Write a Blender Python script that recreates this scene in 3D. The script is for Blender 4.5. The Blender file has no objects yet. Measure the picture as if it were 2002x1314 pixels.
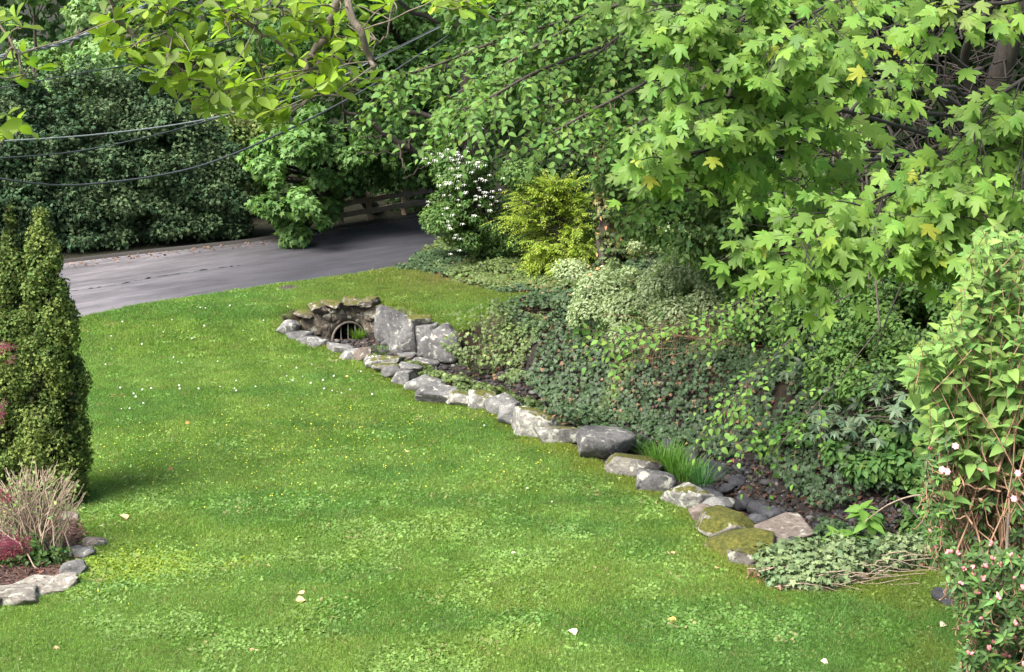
import bpy, math, random
import numpy as np
from mathutils import Vector, Matrix, noise as mnoise

# ------------------------------------------------------------------ camera, sky, sun, exposure
sc = bpy.context.scene
C = sc.collection
F = 2907.0; U0 = 1001.0; V0 = 657.0
PITCH = math.radians(12.7); CAMZ = 6.0
cam_d = bpy.data.cameras.new('camera'); cam = bpy.data.objects.new('camera', cam_d); C.objects.link(cam)
cam.location = (0, 0, CAMZ); cam.rotation_euler = (math.radians(90) - PITCH, 0, 0)
cam_d.sensor_width = 36; cam_d.lens = F / 2002 * 36; cam_d.clip_end = 3000; cam_d.clip_start = 0.05
sc.camera = cam
W = bpy.data.worlds.new('World'); sc.world = W; W.use_nodes = True
wn = W.node_tree.nodes; wl = W.node_tree.links
for n in list(wn): wn.remove(n)
sky = wn.new('ShaderNodeTexSky'); sky.sky_type = 'NISHITA'; sky.sun_disc = False
SUN_EL = math.radians(52); SUN_AZ = math.radians(-132)          # azimuth from +Y towards +X
sky.sun_elevation = SUN_EL; sky.sun_rotation = SUN_AZ
sky.air_density = 1.0; sky.dust_density = 4.0; sky.ozone_density = 1.0
bg = wn.new('ShaderNodeBackground'); bg.inputs['Strength'].default_value = 0.10
wo = wn.new('ShaderNodeOutputWorld')
wl.new(sky.outputs[0], bg.inputs[0]); wl.new(bg.outputs[0], wo.inputs[0])
sd = bpy.data.lights.new('sun', 'SUN'); sd.energy = 3.3; sd.angle = math.radians(34); sd.color = (1, 0.975, 0.93)
so = bpy.data.objects.new('sun', sd); C.objects.link(so)
sdir = Vector((math.sin(SUN_AZ) * math.cos(SUN_EL), math.cos(SUN_AZ) * math.cos(SUN_EL), math.sin(SUN_EL)))
so.rotation_euler = sdir.to_track_quat('Z', 'Y').to_euler(); so.location = (-8, -8, 30)
sc.view_settings.view_transform = 'Standard'; sc.view_settings.look = 'None'
sc.view_settings.gamma = 1; sc.view_settings.use_curve_mapping = False
sc.view_settings.exposure = 1.85
sc.render.engine = 'CYCLES'
cy = sc.cycles
cy.max_bounces = 6; cy.diffuse_bounces = 3; cy.glossy_bounces = 2; cy.transmission_bounces = 4; cy.transparent_max_bounces = 4
cy.use_denoising = True

R = np.random.default_rng(11)
rnd = random.Random(5)
sp, cp = math.sin(PITCH), math.cos(PITCH)

def ray(u, v):
    a = (u - U0) / F; b = -(v - V0) / F
    return np.array([a, cp + b * sp, -sp + b * cp])
def px(u, v, d):                       # point at forward distance d
    return np.array([0, 0, CAMZ]) + ray(u, v) * d
def pY(u, v, y):                        # point of the view ray at world depth y
    r = ray(u, v); return np.array([0, 0, CAMZ]) + r * (y / r[1])
def G0(u, v, z=0.0):
    r = ray(u, v); t = (z - CAMZ) / r[2]
    return np.array([0, 0, CAMZ]) + r * t
def sstep(a, b, x):
    t = np.clip((x - a) / (b - a), 0, 1); return t * t * (3 - 2 * t)
def nrm(v):
    v = np.asarray(v, float); return v / (np.linalg.norm(v, axis=-1, keepdims=True) + 1e-9)

# cheap smooth value noise on numpy arrays
_perm = np.random.default_rng(3).random((256, 256))
def vnoise(x, y, s=1.0, o=0):
    x = np.asarray(x, float) / s + 37.1 * o + 100; y = np.asarray(y, float) / s + 17.7 * o + 100
    xi = np.floor(x).astype(int); yi = np.floor(y).astype(int); fx = x - xi; fy = y - yi
    fx = fx * fx * (3 - 2 * fx); fy = fy * fy * (3 - 2 * fy)
    g = lambda a, b: _perm[a % 256, b % 256]
    return (g(xi, yi) * (1 - fx) + g(xi + 1, yi) * fx) * (1 - fy) + (g(xi, yi + 1) * (1 - fx) + g(xi + 1, yi + 1) * fx) * fy
def fbm(x, y, s=1.0, o=0):
    return (vnoise(x, y, s, o) * .5 + vnoise(x, y, s * .5, o + 1) * .3 + vnoise(x, y, s * .25, o + 2) * .2)

# ------------------------------------------------------------------ plan of the place
zl = .4
wall_px = [(1180, 560, zl), (1040, 592, zl), (892, 628, zl), (840, 618, zl), (792, 602, zl), (745, 592, .45), (690, 588, .48), (640, 596, .45),
           (600, 608, .35), (572, 622, .22), (548, 645, .08), (560, 664, 0), (600, 678, 0), (650, 690, 0), (700, 706, 0), (745, 737, 0),
           (800, 768, 0), (850, 792, 0), (900, 798, 0), (960, 804, 0), (1000, 835, 0), (1040, 858, 0), (1100, 868, 0),
           (1150, 902, 0), (1210, 926, 0), (1290, 962, 0), (1350, 992, 0), (1390, 1025, 0), (1420, 1085, 0),
           (1500, 1122, 0), (1620, 1140, 0), (1780, 1120, 0), (2000, 1100, 0)]
WP = [G0(*p)[:2] for p in wall_px]
WP = np.array([[20.0, 50.0], [9.0, 38.0]] + WP + [[16.0, 15.3], [60.0, 17.0]])
cl_px = [(676, 640, -.1), (690, 668, -.1), (760, 690, -.25), (850, 735, -.35), (930, 762, -.4), (1030, 800, -.45), (1120, 835, -.45), (1240, 880, -.5),
         (1340, 920, -.5), (1430, 960, -.5), (1500, 1010, -.5), (1560, 1050, -.5), (1660, 1075, -.5), (1900, 1070, -.5)]
CL = np.array([G0(*p)[:2] for p in cl_px] + [np.array([12., 16.6])])

def pl_dist(x, y, P):
    x = np.asarray(x, float); y = np.asarray(y, float)
    best = np.full(x.shape, 1e9); sgn = np.ones(x.shape); pc = np.zeros(x.shape); arc = np.zeros(x.shape); L = 0
    for i in range(len(P) - 1):
        a = P[i]; b = P[i + 1]; d = b - a; l2 = d @ d; l = math.sqrt(l2)
        t = np.clip(((x - a[0]) * d[0] + (y - a[1]) * d[1]) / l2, 0, 1)
        dx = x - a[0] - t * d[0]; dy = y - a[1] - t * d[1]; q = np.hypot(dx, dy)
        m = q < best - 1e-9
        cr = (d[0] * (y - a[1]) - d[1] * (x - a[0])) / l
        tie = ~m & (np.abs(q - best) <= 1e-9); pc = np.where(m, cr, np.where(tie, pc + cr, pc))
        best = np.where(m, q, best); sgn = np.where(pc > 0, 1., -1.); arc = np.where(m, L + t * l, arc); L += l
    return best * sgn, arc
def base_z(x, y):
    z = .4 * sstep(24.6, 27.6, y) + .05 * (fbm(x, y, 4, 5) - .5)
    return z + np.where(y < 11.5, .36 * (11.5 - np.clip(y, 1.5, 99)), 0)
def zg(x, y):
    x = np.asarray(x, float); y = np.asarray(y, float)
    s, arc = pl_dist(x, y, WP); dc, _ = pl_dist(x, y, CL); dc = np.abs(dc)
    z = base_z(x, y)
    inside = sstep(-.02, .25, s)
    wide = sstep(25.3, 26.2, y)
    inside = np.where(y > 25.8, sstep(.08, .2, s), inside)
    dig = (1 - sstep(.35 + .9 * wide, .95 + .9 * wide, dc)) * inside
    bed = np.where(y > 25, -.22, -.55)
    bed = -.55 + .33 * sstep(23.5, 26.5, y)
    z = z * (1 - dig) + bed * dig
    off = 1.35 - 1.0 * sstep(25.5, 28, y)
    slope = .62 - .34 * sstep(27, 30, y)
    r = np.clip(s - off, 0, None)
    rise = np.where(r * slope < 2.9, r * slope, 2.9 + (r * slope - 2.9) * .12)
    rise = np.minimum(rise, 7) * (1 + .25 * (fbm(x, y, 2.2, 9) - .5))
    return z + rise * (s > 0) 
def hit(u, v, ts=None):
    r = ray(u, v); t = np.arange(8, 120, .04)
    P = np.array([0, 0, CAMZ])[None] + t[:, None] * r[None]
    below = P[:, 2] < zg(P[:, 0], P[:, 1])
    i = int(np.argmax(below)) if below.any() else len(t) - 1
    return P[i]
def hits(us, vs):
    return np.array([hit(u, v) for u, v in zip(us, vs)])
# ------------------------------------------------------------------ materials
def mat(name, build):
    m = bpy.data.materials.new(name); m.use_nodes = True
    nt = m.node_tree; b = nt.nodes['Principled BSDF']; build(nt, b); return m
def nd(nt, t, **k):
    n = nt.nodes.new(t)
    for a, v in k.items():
        if a in n.inputs.keys(): n.inputs[a].default_value = v
        else: setattr(n, a, v)
    return n
def coords(nt, world=False):
    if world: return nt.nodes.new('ShaderNodeNewGeometry').outputs['Position']
    return nt.nodes.new('ShaderNodeTexCoord').outputs['Object']
def noise_(nt, co, scale, detail=4, rough=.6):
    n = nd(nt, 'ShaderNodeTexNoise'); n.inputs['Scale'].default_value = scale; n.inputs['Detail'].default_value = detail
    n.inputs['Roughness'].default_value = rough; nt.links.new(co, n.inputs['Vector']); return n.outputs['Fac']
def ramp(nt, fac, stops):
    r = nt.nodes.new('ShaderNodeValToRGB'); e = r.color_ramp.elements
    while len(e) > 1: e.remove(e[-1])
    e[0].position = stops[0][0]; e[0].color = (*stops[0][1], 1)
    for p, c in stops[1:]:
        k = e.new(p); k.color = (*c, 1)
    nt.links.new(fac, r.inputs['Fac']); return r.outputs['Color']
def mix(nt, f, a, b, mode='MIX'):
    m = nt.nodes.new('ShaderNodeMix'); m.data_type = 'RGBA'; m.blend_type = mode
    for s, v in ((m.inputs[0], f), (m.inputs[6], a), (m.inputs[7], b)):
        if hasattr(v, 'is_linked') or hasattr(v, 'links'): nt.links.new(v, s)
        else: s.default_value = v if isinstance(v, (int, float)) else (*v, 1)
    return m.outputs[2]
def bump(nt, b, h, strength=.5, dist=.02):
    n = nt.nodes.new('ShaderNodeBump'); n.inputs['Strength'].default_value = strength; n.inputs['Distance'].default_value = dist
    nt.links.new(h, n.inputs['Height']); nt.links.new(n.outputs[0], b.inputs['Normal'])
def math_(nt, op, a, b_):
    m = nt.nodes.new('ShaderNodeMath'); m.operation = op
    for s, v in zip(m.inputs, (a, b_)):
        if isinstance(v, (int, float)): s.default_value = v
        else: nt.links.new(v, s)
    return m.outputs[0]

def leaf_mat(name, trans=.35, rough=.5, spec=.35, inst=False, ttint=(1.15, 1.25, .55)):
    def f(nt, b):
        at = nd(nt, 'ShaderNodeAttribute'); at.attribute_name = 'tint'
        if inst: at.attribute_type = 'INSTANCER'
        col = at.outputs['Color']
        if inst:
            a2 = nd(nt, 'ShaderNodeAttribute'); a2.attribute_name = 'blade'
            col = mix(nt, 1.0, col, a2.outputs['Color'], 'MULTIPLY')
        b.inputs['Roughness'].default_value = rough
        b.inputs['Specular IOR Level'].default_value = spec
        nt.links.new(col, b.inputs['Base Color'])
        tr = nt.nodes.new('ShaderNodeBsdfTranslucent')
        nt.links.new(mix(nt, 1.0, col, ttint, 'MULTIPLY'), tr.inputs['Color'])
        ms = nt.nodes.new('ShaderNodeMixShader'); ms.inputs[0].default_value = trans
        nt.links.new(b.outputs[0], ms.inputs[1]); nt.links.new(tr.outputs[0], ms.inputs[2])
        nt.links.new(ms.outputs[0], nt.nodes['Material Output'].inputs['Surface'])
    return mat(name, f)
M = {}
M['leaf'] = leaf_mat('leaf', .38, .55, .18)
M['thin_leaf'] = leaf_mat('thin_leaf', .5, .5, .25)
M['glossy_leaf'] = leaf_mat('glossy_leaf', .15, .5, .22)
M['needle'] = leaf_mat('needle', .12, .7, .2)
M['grass'] = leaf_mat('grass_blade', .48, .55, .3, inst=True)
M['grass_plain'] = leaf_mat('grass_plain', .35, .55, .3)
def dry(name, rough=.8):
    def f(nt, b):
        at = nd(nt, 'ShaderNodeAttribute'); at.attribute_name = 'tint'
        nt.links.new(at.outputs['Color'], b.inputs['Base Color']); b.inputs['Roughness'].default_value = rough
        b.inputs['Specular IOR Level'].default_value = .2
    return mat(name, f)
M['dry'] = dry('dry_matter')

def bark(name, c1, c2, scale=6):
    def f(nt, b):
        co = coords(nt)
        mp = nd(nt, 'ShaderNodeMapping'); mp.inputs['Scale'].default_value = (1, 1, .25); nt.links.new(co, mp.inputs[0])
        n = noise_(nt, mp.outputs[0], scale * 4, 6, .7)
        nt.links.new(ramp(nt, n, [(.3, c1), (.7, c2)]), b.inputs['Base Color'])
        b.inputs['Roughness'].default_value = .9; bump(nt, b, n, .8, .02)
    return mat(name, f)
M['bark'] = bark('bark', (.022, .017, .012), (.075, .058, .042))
M['bark_dark'] = bark('bark_dark', (.010, .008, .006), (.032, .024, .017))
M['bark_grey'] = bark('bark_grey', (.09, .07, .05), (.2, .165, .125), 10)
M['cane'] = bark('cane', (.12, .062, .032), (.36, .22, .13), 12)
M['twig_tan'] = bark('twig_tan', (.16, .105, .07), (.46, .36, .27), 14)

def stone(name, c1, c2, c3, lichen=0., moss=0., sc_=1.):
    def f(nt, b):
        co = coords(nt, True)
        n1 = noise_(nt, co, 2.2 * sc_, 6, .65); n2 = noise_(nt, co, 14 * sc_, 6, .75); n3 = noise_(nt, co, 70 * sc_, 3, .7)
        col = ramp(nt, n1, [(.3, c1), (.5, c2), (.7, c3)])
        col = mix(nt, .8, col, ramp(nt, n2, [(.3, (.35, .35, .35)), (.5, (.85, .85, .85)), (.68, (1.35, 1.35, 1.3))]), 'MULTIPLY')
        col = mix(nt, .5, col, ramp(nt, n3, [(.35, (.55, .55, .55)), (.65, (1.3, 1.3, 1.3))]), 'MULTIPLY')
        if lichen:
            vo = nd(nt, 'ShaderNodeTexNoise'); vo.inputs['Scale'].default_value = 9; vo.inputs['Detail'].default_value = 3; vo.inputs['Distortion'].default_value = .6
            nt.links.new(co, vo.inputs['Vector'])
            k = ramp(nt, vo.outputs['Fac'], [(.60 - lichen * .13, (0, 0, 0)), (.68 - lichen * .13, (.75, .75, .75))])
            col = mix(nt, k, col, (.36, .36, .3))
        if moss:
            g = nt.nodes.new('ShaderNodeNewGeometry'); sx = nt.nodes.new('ShaderNodeSeparateXYZ'); nt.links.new(g.outputs['Normal'], sx.inputs[0])
            mn = noise_(nt, co, 5, 5, .7)
            v = math_(nt, 'ADD', math_(nt, 'MULTIPLY', sx.outputs['Z'], .55), mn)
            k = ramp(nt, v, [(1.02 - moss * .35, (0, 0, 0)), (1.12 - moss * .35, (1, 1, 1))])
            mc = ramp(nt, noise_(nt, co, 22, 4, .7), [(.3, (.028, .036, .008)), (.52, (.075, .078, .014)), (.7, (.15, .125, .03))])
            col = mix(nt, k, col, mc)
        nt.links.new(col, b.inputs['Base Color']); b.inputs['Roughness'].default_value = .92
        b.inputs['Specular IOR Level'].default_value = .25
        bump(nt, b, math_(nt, 'ADD', n2, math_(nt, 'MULTIPLY', n3, .35)), .9, .03)
    return mat(name, f)
M['stone_grey'] = stone('stone_grey', (0.0624, 0.0616, 0.0624), (0.125, 0.122, 0.119), (0.187, 0.183, 0.176), .06)
M['stone_light'] = stone('stone_light', (0.0936, 0.092, 0.0897), (0.172, 0.168, 0.16), (0.242, 0.234, 0.222), .2)
M['stone_lichen'] = stone('stone_lichen', (0.101, 0.0975, 0.0897), (0.179, 0.172, 0.156), (0.25, 0.234, 0.211), .7, .15)
M['stone_moss'] = stone('stone_moss', (0.109, 0.0936, 0.078), (0.187, 0.168, 0.14), (0.265, 0.242, 0.211), .3, 1.0)
M['stone_mossy_edge'] = stone('stone_mossy_edge', (0.0858, 0.078, 0.0702), (0.156, 0.144, 0.125), (0.234, 0.218, 0.187), .3, .55)
M['stone_brown'] = stone('stone_brown', (0.0546, 0.0452, 0.0335), (0.133, 0.109, 0.0819), (0.234, 0.203, 0.156), .3, .35, 2)
M['stone_pink'] = stone('stone_pink', (0.109, 0.0858, 0.0741), (0.172, 0.139, 0.117), (0.226, 0.187, 0.16), .1)
M['stone_dark'] = stone('stone_dark', (0.0234, 0.0234, 0.0265), (0.0546, 0.0546, 0.0608), (0.0936, 0.0936, 0.0975), 0)
M['stone_slab'] = stone('stone_slab', (0.133, 0.117, 0.0936), (0.211, 0.191, 0.16), (0.281, 0.257, 0.218), .2)

def plain(name, c, rough=.6, metal=0., n=.25, s=20):
    def f(nt, b):
        q = noise_(nt, coords(nt), s, 4)
        nt.links.new(ramp(nt, q, [(.3, tuple(x * (1 - n) for x in c)), (.7, tuple(x * (1 + n) for x in c))]), b.inputs['Base Color'])
        b.inputs['Roughness'].default_value = rough; b.inputs['Metallic'].default_value = metal
    return mat(name, f)
M['concrete'] = plain('pipe_concrete', (.12, .1, .08), .9)
M['dark_inside'] = plain('pipe_inside', (.02, .02, .022), .95)
M['bar'] = plain('grate_metal', (.22, .2, .19), .6, .4)
M['iron'] = plain('cast_iron', (.07, .055, .045), .7, .3)
M['cable_dark'] = plain('cable_dark', (.035, .04, .042), .45)
M['cable_light'] = plain('cable_light', (.16, .18, .18), .5)
M['old_wood'] = plain('weathered_wood', (.24, .18, .125), .9, 0, .35, 9)
M['white_petal'] = plain('white_petal', (.8, .79, .74), .7, 0, .05)
M['pink_petal'] = plain('pink_petal', (.55, .2, .2), .6, 0, .3, 60)
M['yellow_petal'] = plain('yellow_petal', (.75, .55, .03), .6, 0, .15)

def ground_mat():
    def f(nt, b):
        at = nd(nt, 'ShaderNodeAttribute'); at.attribute_name = 'tint'
        co = coords(nt, True)
        n = noise_(nt, co, 9, 6, .7); n2 = noise_(nt, co, 45, 4, .7)
        c = mix(nt, 1., at.outputs['Color'], ramp(nt, n, [(.3, (.6, .6, .6)), (.7, (1.35, 1.3, 1.25))]), 'MULTIPLY')
        c = mix(nt, 1., c, ramp(nt, n2, [(.3, (.5, .5, .5)), (.7, (1.4, 1.4, 1.4))]), 'MULTIPLY')
        nt.links.new(c, b.inputs['Base Color']); b.inputs['Roughness'].default_value = .95
        b.inputs['Specular IOR Level'].default_value = .15
        bump(nt, b, math_(nt, 'ADD', n, n2), .8, .04)
    return mat('ground_soil', f)
M['ground'] = ground_mat()
def road_mat():
    def f(nt, b):
        co = coords(nt, True)
        mp = nd(nt, 'ShaderNodeMapping'); mp.inputs['Rotation'].default_value = (0, 0, math.radians(-44)); nt.links.new(co, mp.inputs[0])
        mp2 = nd(nt, 'ShaderNodeMapping'); mp2.inputs['Scale'].default_value = (.35, 1.6, 1); nt.links.new(mp.outputs[0], mp2.inputs[0])
        worn = noise_(nt, mp2.outputs[0], 1.6, 7, .72); fine = noise_(nt, co, 60, 4, .8); big = noise_(nt, co, .35, 3, .5)
        sx = nt.nodes.new('ShaderNodeSeparateXYZ'); nt.links.new(co, sx.inputs[0])
        # base colour paler on the left, darker rightwards: tree shade painted into the asphalt
        t = nt.nodes.new('ShaderNodeMapRange'); t.inputs[1].default_value = -7.5; t.inputs[2].default_value = -3.2
        nt.links.new(math_(nt, 'ADD', sx.outputs['X'], math_(nt, 'MULTIPLY', worn, 2.4)), t.inputs[0])
        base = mix(nt, t.outputs[0], (.1, .092, .097), (.021, .0205, .026))
        c = mix(nt, .85, base, ramp(nt, worn, [(.36, (.45, .45, .47)), (.5, (1, 1, 1)), (.6, (1.5, 1.48, 1.46))]), 'MULTIPLY')
        c = mix(nt, .7, c, ramp(nt, fine, [(.3, (.6, .6, .6)), (.7, (1.4, 1.4, 1.4))]), 'MULTIPLY')
        c = mix(nt, .5, c, ramp(nt, big, [(.3, (.8, .8, .8)), (.7, (1.2, 1.2, 1.2))]), 'MULTIPLY')
        nt.links.new(c, b.inputs['Base Color']); b.inputs['Roughness'].default_value = .85
        bump(nt, b, fine, .4, .01)
    return mat('asphalt', f)
M['road'] = road_mat()

# ------------------------------------------------------------------ mesh helpers
def mesh_np(name, V, faces, m, parent=None, tint=None, smooth=False, kind=None, attr='tint'):
    """V (n,3); faces: list of index arrays (k_i, nverts) or one list of tuples"""
    me = bpy.data.meshes.new(name)
    if isinstance(faces, np.ndarray): faces = [faces]
    if len(faces) and isinstance(faces[0], np.ndarray):
        loops = np.concatenate([f.ravel() for f in faces]); tot = np.concatenate([np.full(len(f), f.shape[1]) for f in faces])
        me.vertices.add(len(V)); me.vertices.foreach_set('co', np.asarray(V, np.float32).ravel())
        me.loops.add(len(loops)); me.loops.foreach_set('vertex_index', loops.astype(np.int32))
        me.polygons.add(len(tot)); st = np.concatenate([[0], np.cumsum(tot)[:-1]])
        me.polygons.foreach_set('loop_start', st.astype(np.int32)); me.polygons.foreach_set('loop_total', tot.astype(np.int32))
        me.update(calc_edges=True)
    else:
        me.from_pydata([tuple(v) for v in V], [], faces); me.update()
    if tint is not None:
        a = me.attributes.new(attr, 'FLOAT_COLOR', 'POINT')
        t = np.asarray(tint, np.float32)
        if t.ndim == 1: t = np.tile(t, (len(V), 1))
        if t.shape[1] == 3: t = np.concatenate([t, np.ones((len(t), 1), np.float32)], 1)
        a.data.foreach_set('color', t.ravel())
    if smooth: me.polygons.foreach_set('use_smooth', np.ones(len(me.polygons), bool))
    if m: me.materials.append(m)
    o = bpy.data.objects.new(name, me); C.objects.link(o)
    if parent is not None: o.parent = parent
    if kind: o['kind'] = kind
    return o
def thing(name, label, cat, loc=(0, 0, 0), group=None):
    o = bpy.data.objects.new(name, None); C.objects.link(o); o.location = [float(a) for a in loc]; o.empty_display_size = .3
    o['label'] = label; o['category'] = cat
    if group: o['group'] = group
    return o
def tag(o, label, cat, group=None, kind=None):
    o['label'] = label; o['category'] = cat
    if group: o['group'] = group
    if kind: o['kind'] = kind
    return o
def reloc(o, parent):
    """child geometry is written in world space: cancel the parent's offset"""
    o.location = -parent.location; return o
def centre(o):
    """move a mesh's origin to the base of its own bounds"""
    me = o.data; n = len(me.vertices); a = np.empty(n * 3, np.float32); me.vertices.foreach_get('co', a); a = a.reshape(-1, 3)
    c = np.array([(a[:, 0].min() + a[:, 0].max()) / 2, (a[:, 1].min() + a[:, 1].max()) / 2, a[:, 2].min()])
    me.vertices.foreach_set('co', (a - c).ravel().astype(np.float32)); me.update()
    o.location = Vector([float(x) for x in c]) + (Vector(o.location) if o.parent else Vector((0, 0, 0))); return o

class Wood:
    def __init__(s): s.V = []; s.Fc = []; s.n = 0
    def tube(s, P, r0, r1=None, k=6, cap=True):
        P = np.asarray(P, float); n = len(P); r1 = r0 if r1 is None else r1
        r = np.linspace(r0, r1, n)
        T = np.gradient(P, axis=0); T = nrm(T)
        up = np.array([0, 0, 1.]) if abs(T[0][2]) < .9 else np.array([1., 0, 0])
        A = nrm(np.cross(T, up)); B = np.cross(T, A)
        th = np.linspace(0, 2 * np.pi, k, endpoint=False)
        ring = P[:, None] + r[:, None, None] * (np.cos(th)[None, :, None] * A[:, None] + np.sin(th)[None, :, None] * B[:, None])
        s.V.append(ring.reshape(-1, 3))
        i = np.arange(n - 1)[:, None] * k + np.arange(k)[None]; j = np.arange(n - 1)[:, None] * k + (np.arange(k)[None] + 1) % k
        q = np.stack([i, j, j + k, i + k], -1).reshape(-1, 4) + s.n
        s.Fc.append(q); s.n += n * k
    def build(s, name, m, parent, kind=None, local=True):
        o = mesh_np(name, np.concatenate(s.V), [np.concatenate(s.Fc)], m, parent, smooth=True, kind=kind)
        if parent is not None and local: reloc(o, parent)
        return o
def bez(pts, n=12):
    """smooth curve through points (Catmull-Rom)"""
    P = np.asarray(pts, float)
    if len(P) == 2: return P[0] + (P[1] - P[0]) * np.linspace(0, 1, n)[:, None]
    Q = np.vstack([2 * P[0] - P[1], P, 2 * P[-1] - P[-2]]); out = []
    seg = len(P) - 1
    for t in np.linspace(0, seg - 1e-6, n):
        i = int(t); f = t - i; a, b, c, d = Q[i], Q[i + 1], Q[i + 2], Q[i + 3]
        out.append(.5 * ((2 * b) + (-a + c) * f + (2 * a - 5 * b + 4 * c - d) * f * f + (-a + 3 * b - 3 * c + d) * f ** 3))
    return np.array(out)
def wob(P, a, seed=0):
    r = np.random.default_rng(seed); Q = P.copy(); Q[1:-1] += r.normal(0, a, Q[1:-1].shape); return Q

# leaf templates: x across, y from stalk to tip, z = face up
def half(pts, fold=.15, droop=.12, mid=True):
    """leaf from one half outline (x,y); returns V, tris: two fans along the midrib"""
    pts = np.array(pts, float); y0, y1 = pts[0, 1], pts[-1, 1]; n = len(pts)
    V = []; Fs = []
    rib = [(0, y0, 0)] + [(0, p[1], 0) for p in pts[1:-1]] + [(0, y1, 0)]
    V += rib
    for sgn in (-1, 1):
        o = len(V); V += [(sgn * p[0], p[1], 0) for p in pts[1:-1]]
        for i in range(n - 1):
            a, b_ = i, i + 1
            ea = o + i - 1 if i > 0 else None; eb = o + i if i < n - 2 else None
            if ea is None: t = (a, eb, b_)
            elif eb is None: t = (a, ea, b_)
            else:
                for t in ((a, ea, eb), (a, eb, b_)): Fs.append(t if sgn > 0 else t[::-1])
                continue
            Fs.append(t if sgn > 0 else t[::-1])
    V = np.array(V, float); V[:, 2] = fold * np.abs(V[:, 0]) - droop * (V[:, 1]) ** 2
    return V, np.array(Fs)
def polar_leaf(pol, c=(0, .25), droop=.18, seed=0):
    r = np.random.default_rng(seed)
    out = []
    for s in (1, -1):
        L = pol if s == 1 else pol[-2:0:-1]
        for a, rad in L:
            rad = rad * r.uniform(.92, 1.08); a = math.radians(a) * s
            out.append((c[0] + math.sin(a) * rad, c[1] + math.cos(a) * rad))
    O = np.array(out); V = np.vstack([[c[0], c[1]], O]); z = -droop * ((V[:, 0]) ** 2 * 1.2 + (V[:, 1] - c[1]) ** 2) + .05 * np.abs(V[:, 0])
    z[0] = -.0 + .04
    z += r.normal(0, .018, len(z)); V = np.c_[V, z]; n = len(O)
    Fs = np.array([(0, 1 + i, 1 + (i + 1) % n) for i in range(n)])[:, ::-1]
    return V, Fs
MAPLE = [(0, .78), (9, .62), (14, .56), (20, .52), (29, .27), (37, .46), (43, .52), (52, .68), (61, .50), (70, .42), (84, .24), (94, .34), (104, .36), (116, .44), (132, .26), (155, .24), (180, .2)]
MAPLES = [polar_leaf(MAPLE, droop=d, seed=i) for i, d in enumerate((.15, .35, .5, .25))]
MAPLE_FAR = [polar_leaf([(0, .75), (30, .35), (55, .62), (85, .3), (112, .4), (180, .2)], droop=.3, seed=8)]
IVY = [polar_leaf([(0, .75), (32, .40), (58, .58), (85, .36), (118, .5), (180, .16)], c=(0, .3), droop=d, seed=20 + i) for i, d in enumerate((.2, .45))]
OVATE = [half([(0, 0), (.24, .14), (.34, .36), (.25, .68), (0, 1)], f, d) for f, d in ((.3, .15), (.15, .3), (.45, .05), (.2, .45))]
LANCE = [half([(0, 0), (.16, .2), (.17, .5), (0, 1)], f, d) for f, d in ((.3, .1), (.2, .4))]
OBOV = [half([(0, 0), (.08, .2), (.2, .5), (.25, .75), (.12, .94), (0, 1)], f, d) for f, d in ((.35, .1), (.2, .3), (.5, .2), (.25, -.12))]
POINTY = [half([(0, 0), (.2, .12), (.27, .32), (.17, .66), (0, 1)], f, d) for f, d in ((.3, .15), (.15, .4), (.5, .1), (.25, .6))]
SMALL = [half([(0, 0), (.3, .4), (0, 1)], f, d) for f, d in ((.3, .1), (.1, .4))]
def fan(seed, k=5, spread=1.3, w=.12):
    r = np.random.default_rng(seed); V = []; Fs = []
    for i in range(k):
        a = (i / (k - 1) - .5) * spread + r.normal(0, .08); L = r.uniform(.6, 1) * (1 - abs(a) * .25)
        d = np.array([math.sin(a), math.cos(a), 0]); p = np.array([d[1], -d[0], 0]); z = r.normal(0, .12)
        b0 = d * L * .15; o = len(V)
        V += [b0, d * L * .55 + p * w + [0, 0, z * .5], d * L + [0, 0, z], d * L * .55 - p * w + [0, 0, z * .5]]
        Fs += [(o, o + 1, o + 2), (o, o + 2, o + 3)]
    return np.array(V), np.array(Fs)
FANS = [fan(i) for i in range(3)]
FEATHER = [fan(30 + i, 3, .9, .14) for i in range(3)]

def frames(Nn, T):
    Nn = nrm(Nn); T = T - (T * Nn).sum(1, keepdims=True) * Nn; T = nrm(T); X = np.cross(T, Nn)
    return np.stack([X, T, Nn], -1)
def leaves(name, m, P, Nn, T, S, col, tm, parent=None, kind='stuff', seed=0, width=None):
    P = np.asarray(P, float); n = len(P)
    Rm = frames(np.asarray(Nn, float), np.asarray(T, float)); S = np.broadcast_to(S, (n,)).copy()
    col = np.asarray(col, float); col = np.tile(col, (n, 1)) if col.ndim == 1 else col
    r = np.random.default_rng(seed); pick = r.integers(0, len(tm), n)
    Vs = []; Fs = []; Cs = []; off = 0
    for k, (tv, tf) in enumerate(tm):
        ix = np.nonzero(pick == k)[0]
        if not len(ix): continue
        tvv = tv.copy()
        w = np.einsum('nij,vj->nvi', Rm[ix], tvv) * S[ix][:, None, None] + P[ix][:, None]
        Vs.append(w.reshape(-1, 3)); nv = len(tv)
        Fs.append((tf[None] + (np.arange(len(ix)) * nv)[:, None, None]).reshape(-1, 3) + off); off += len(ix) * nv
        Cs.append(np.repeat(col[ix], nv, 0))
    o = mesh_np(name, np.concatenate(Vs), [np.concatenate(Fs)], m, parent, tint=np.concatenate(Cs), kind=kind)
    if parent is not None: reloc(o, parent)
    return o
_vcache = {}
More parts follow.
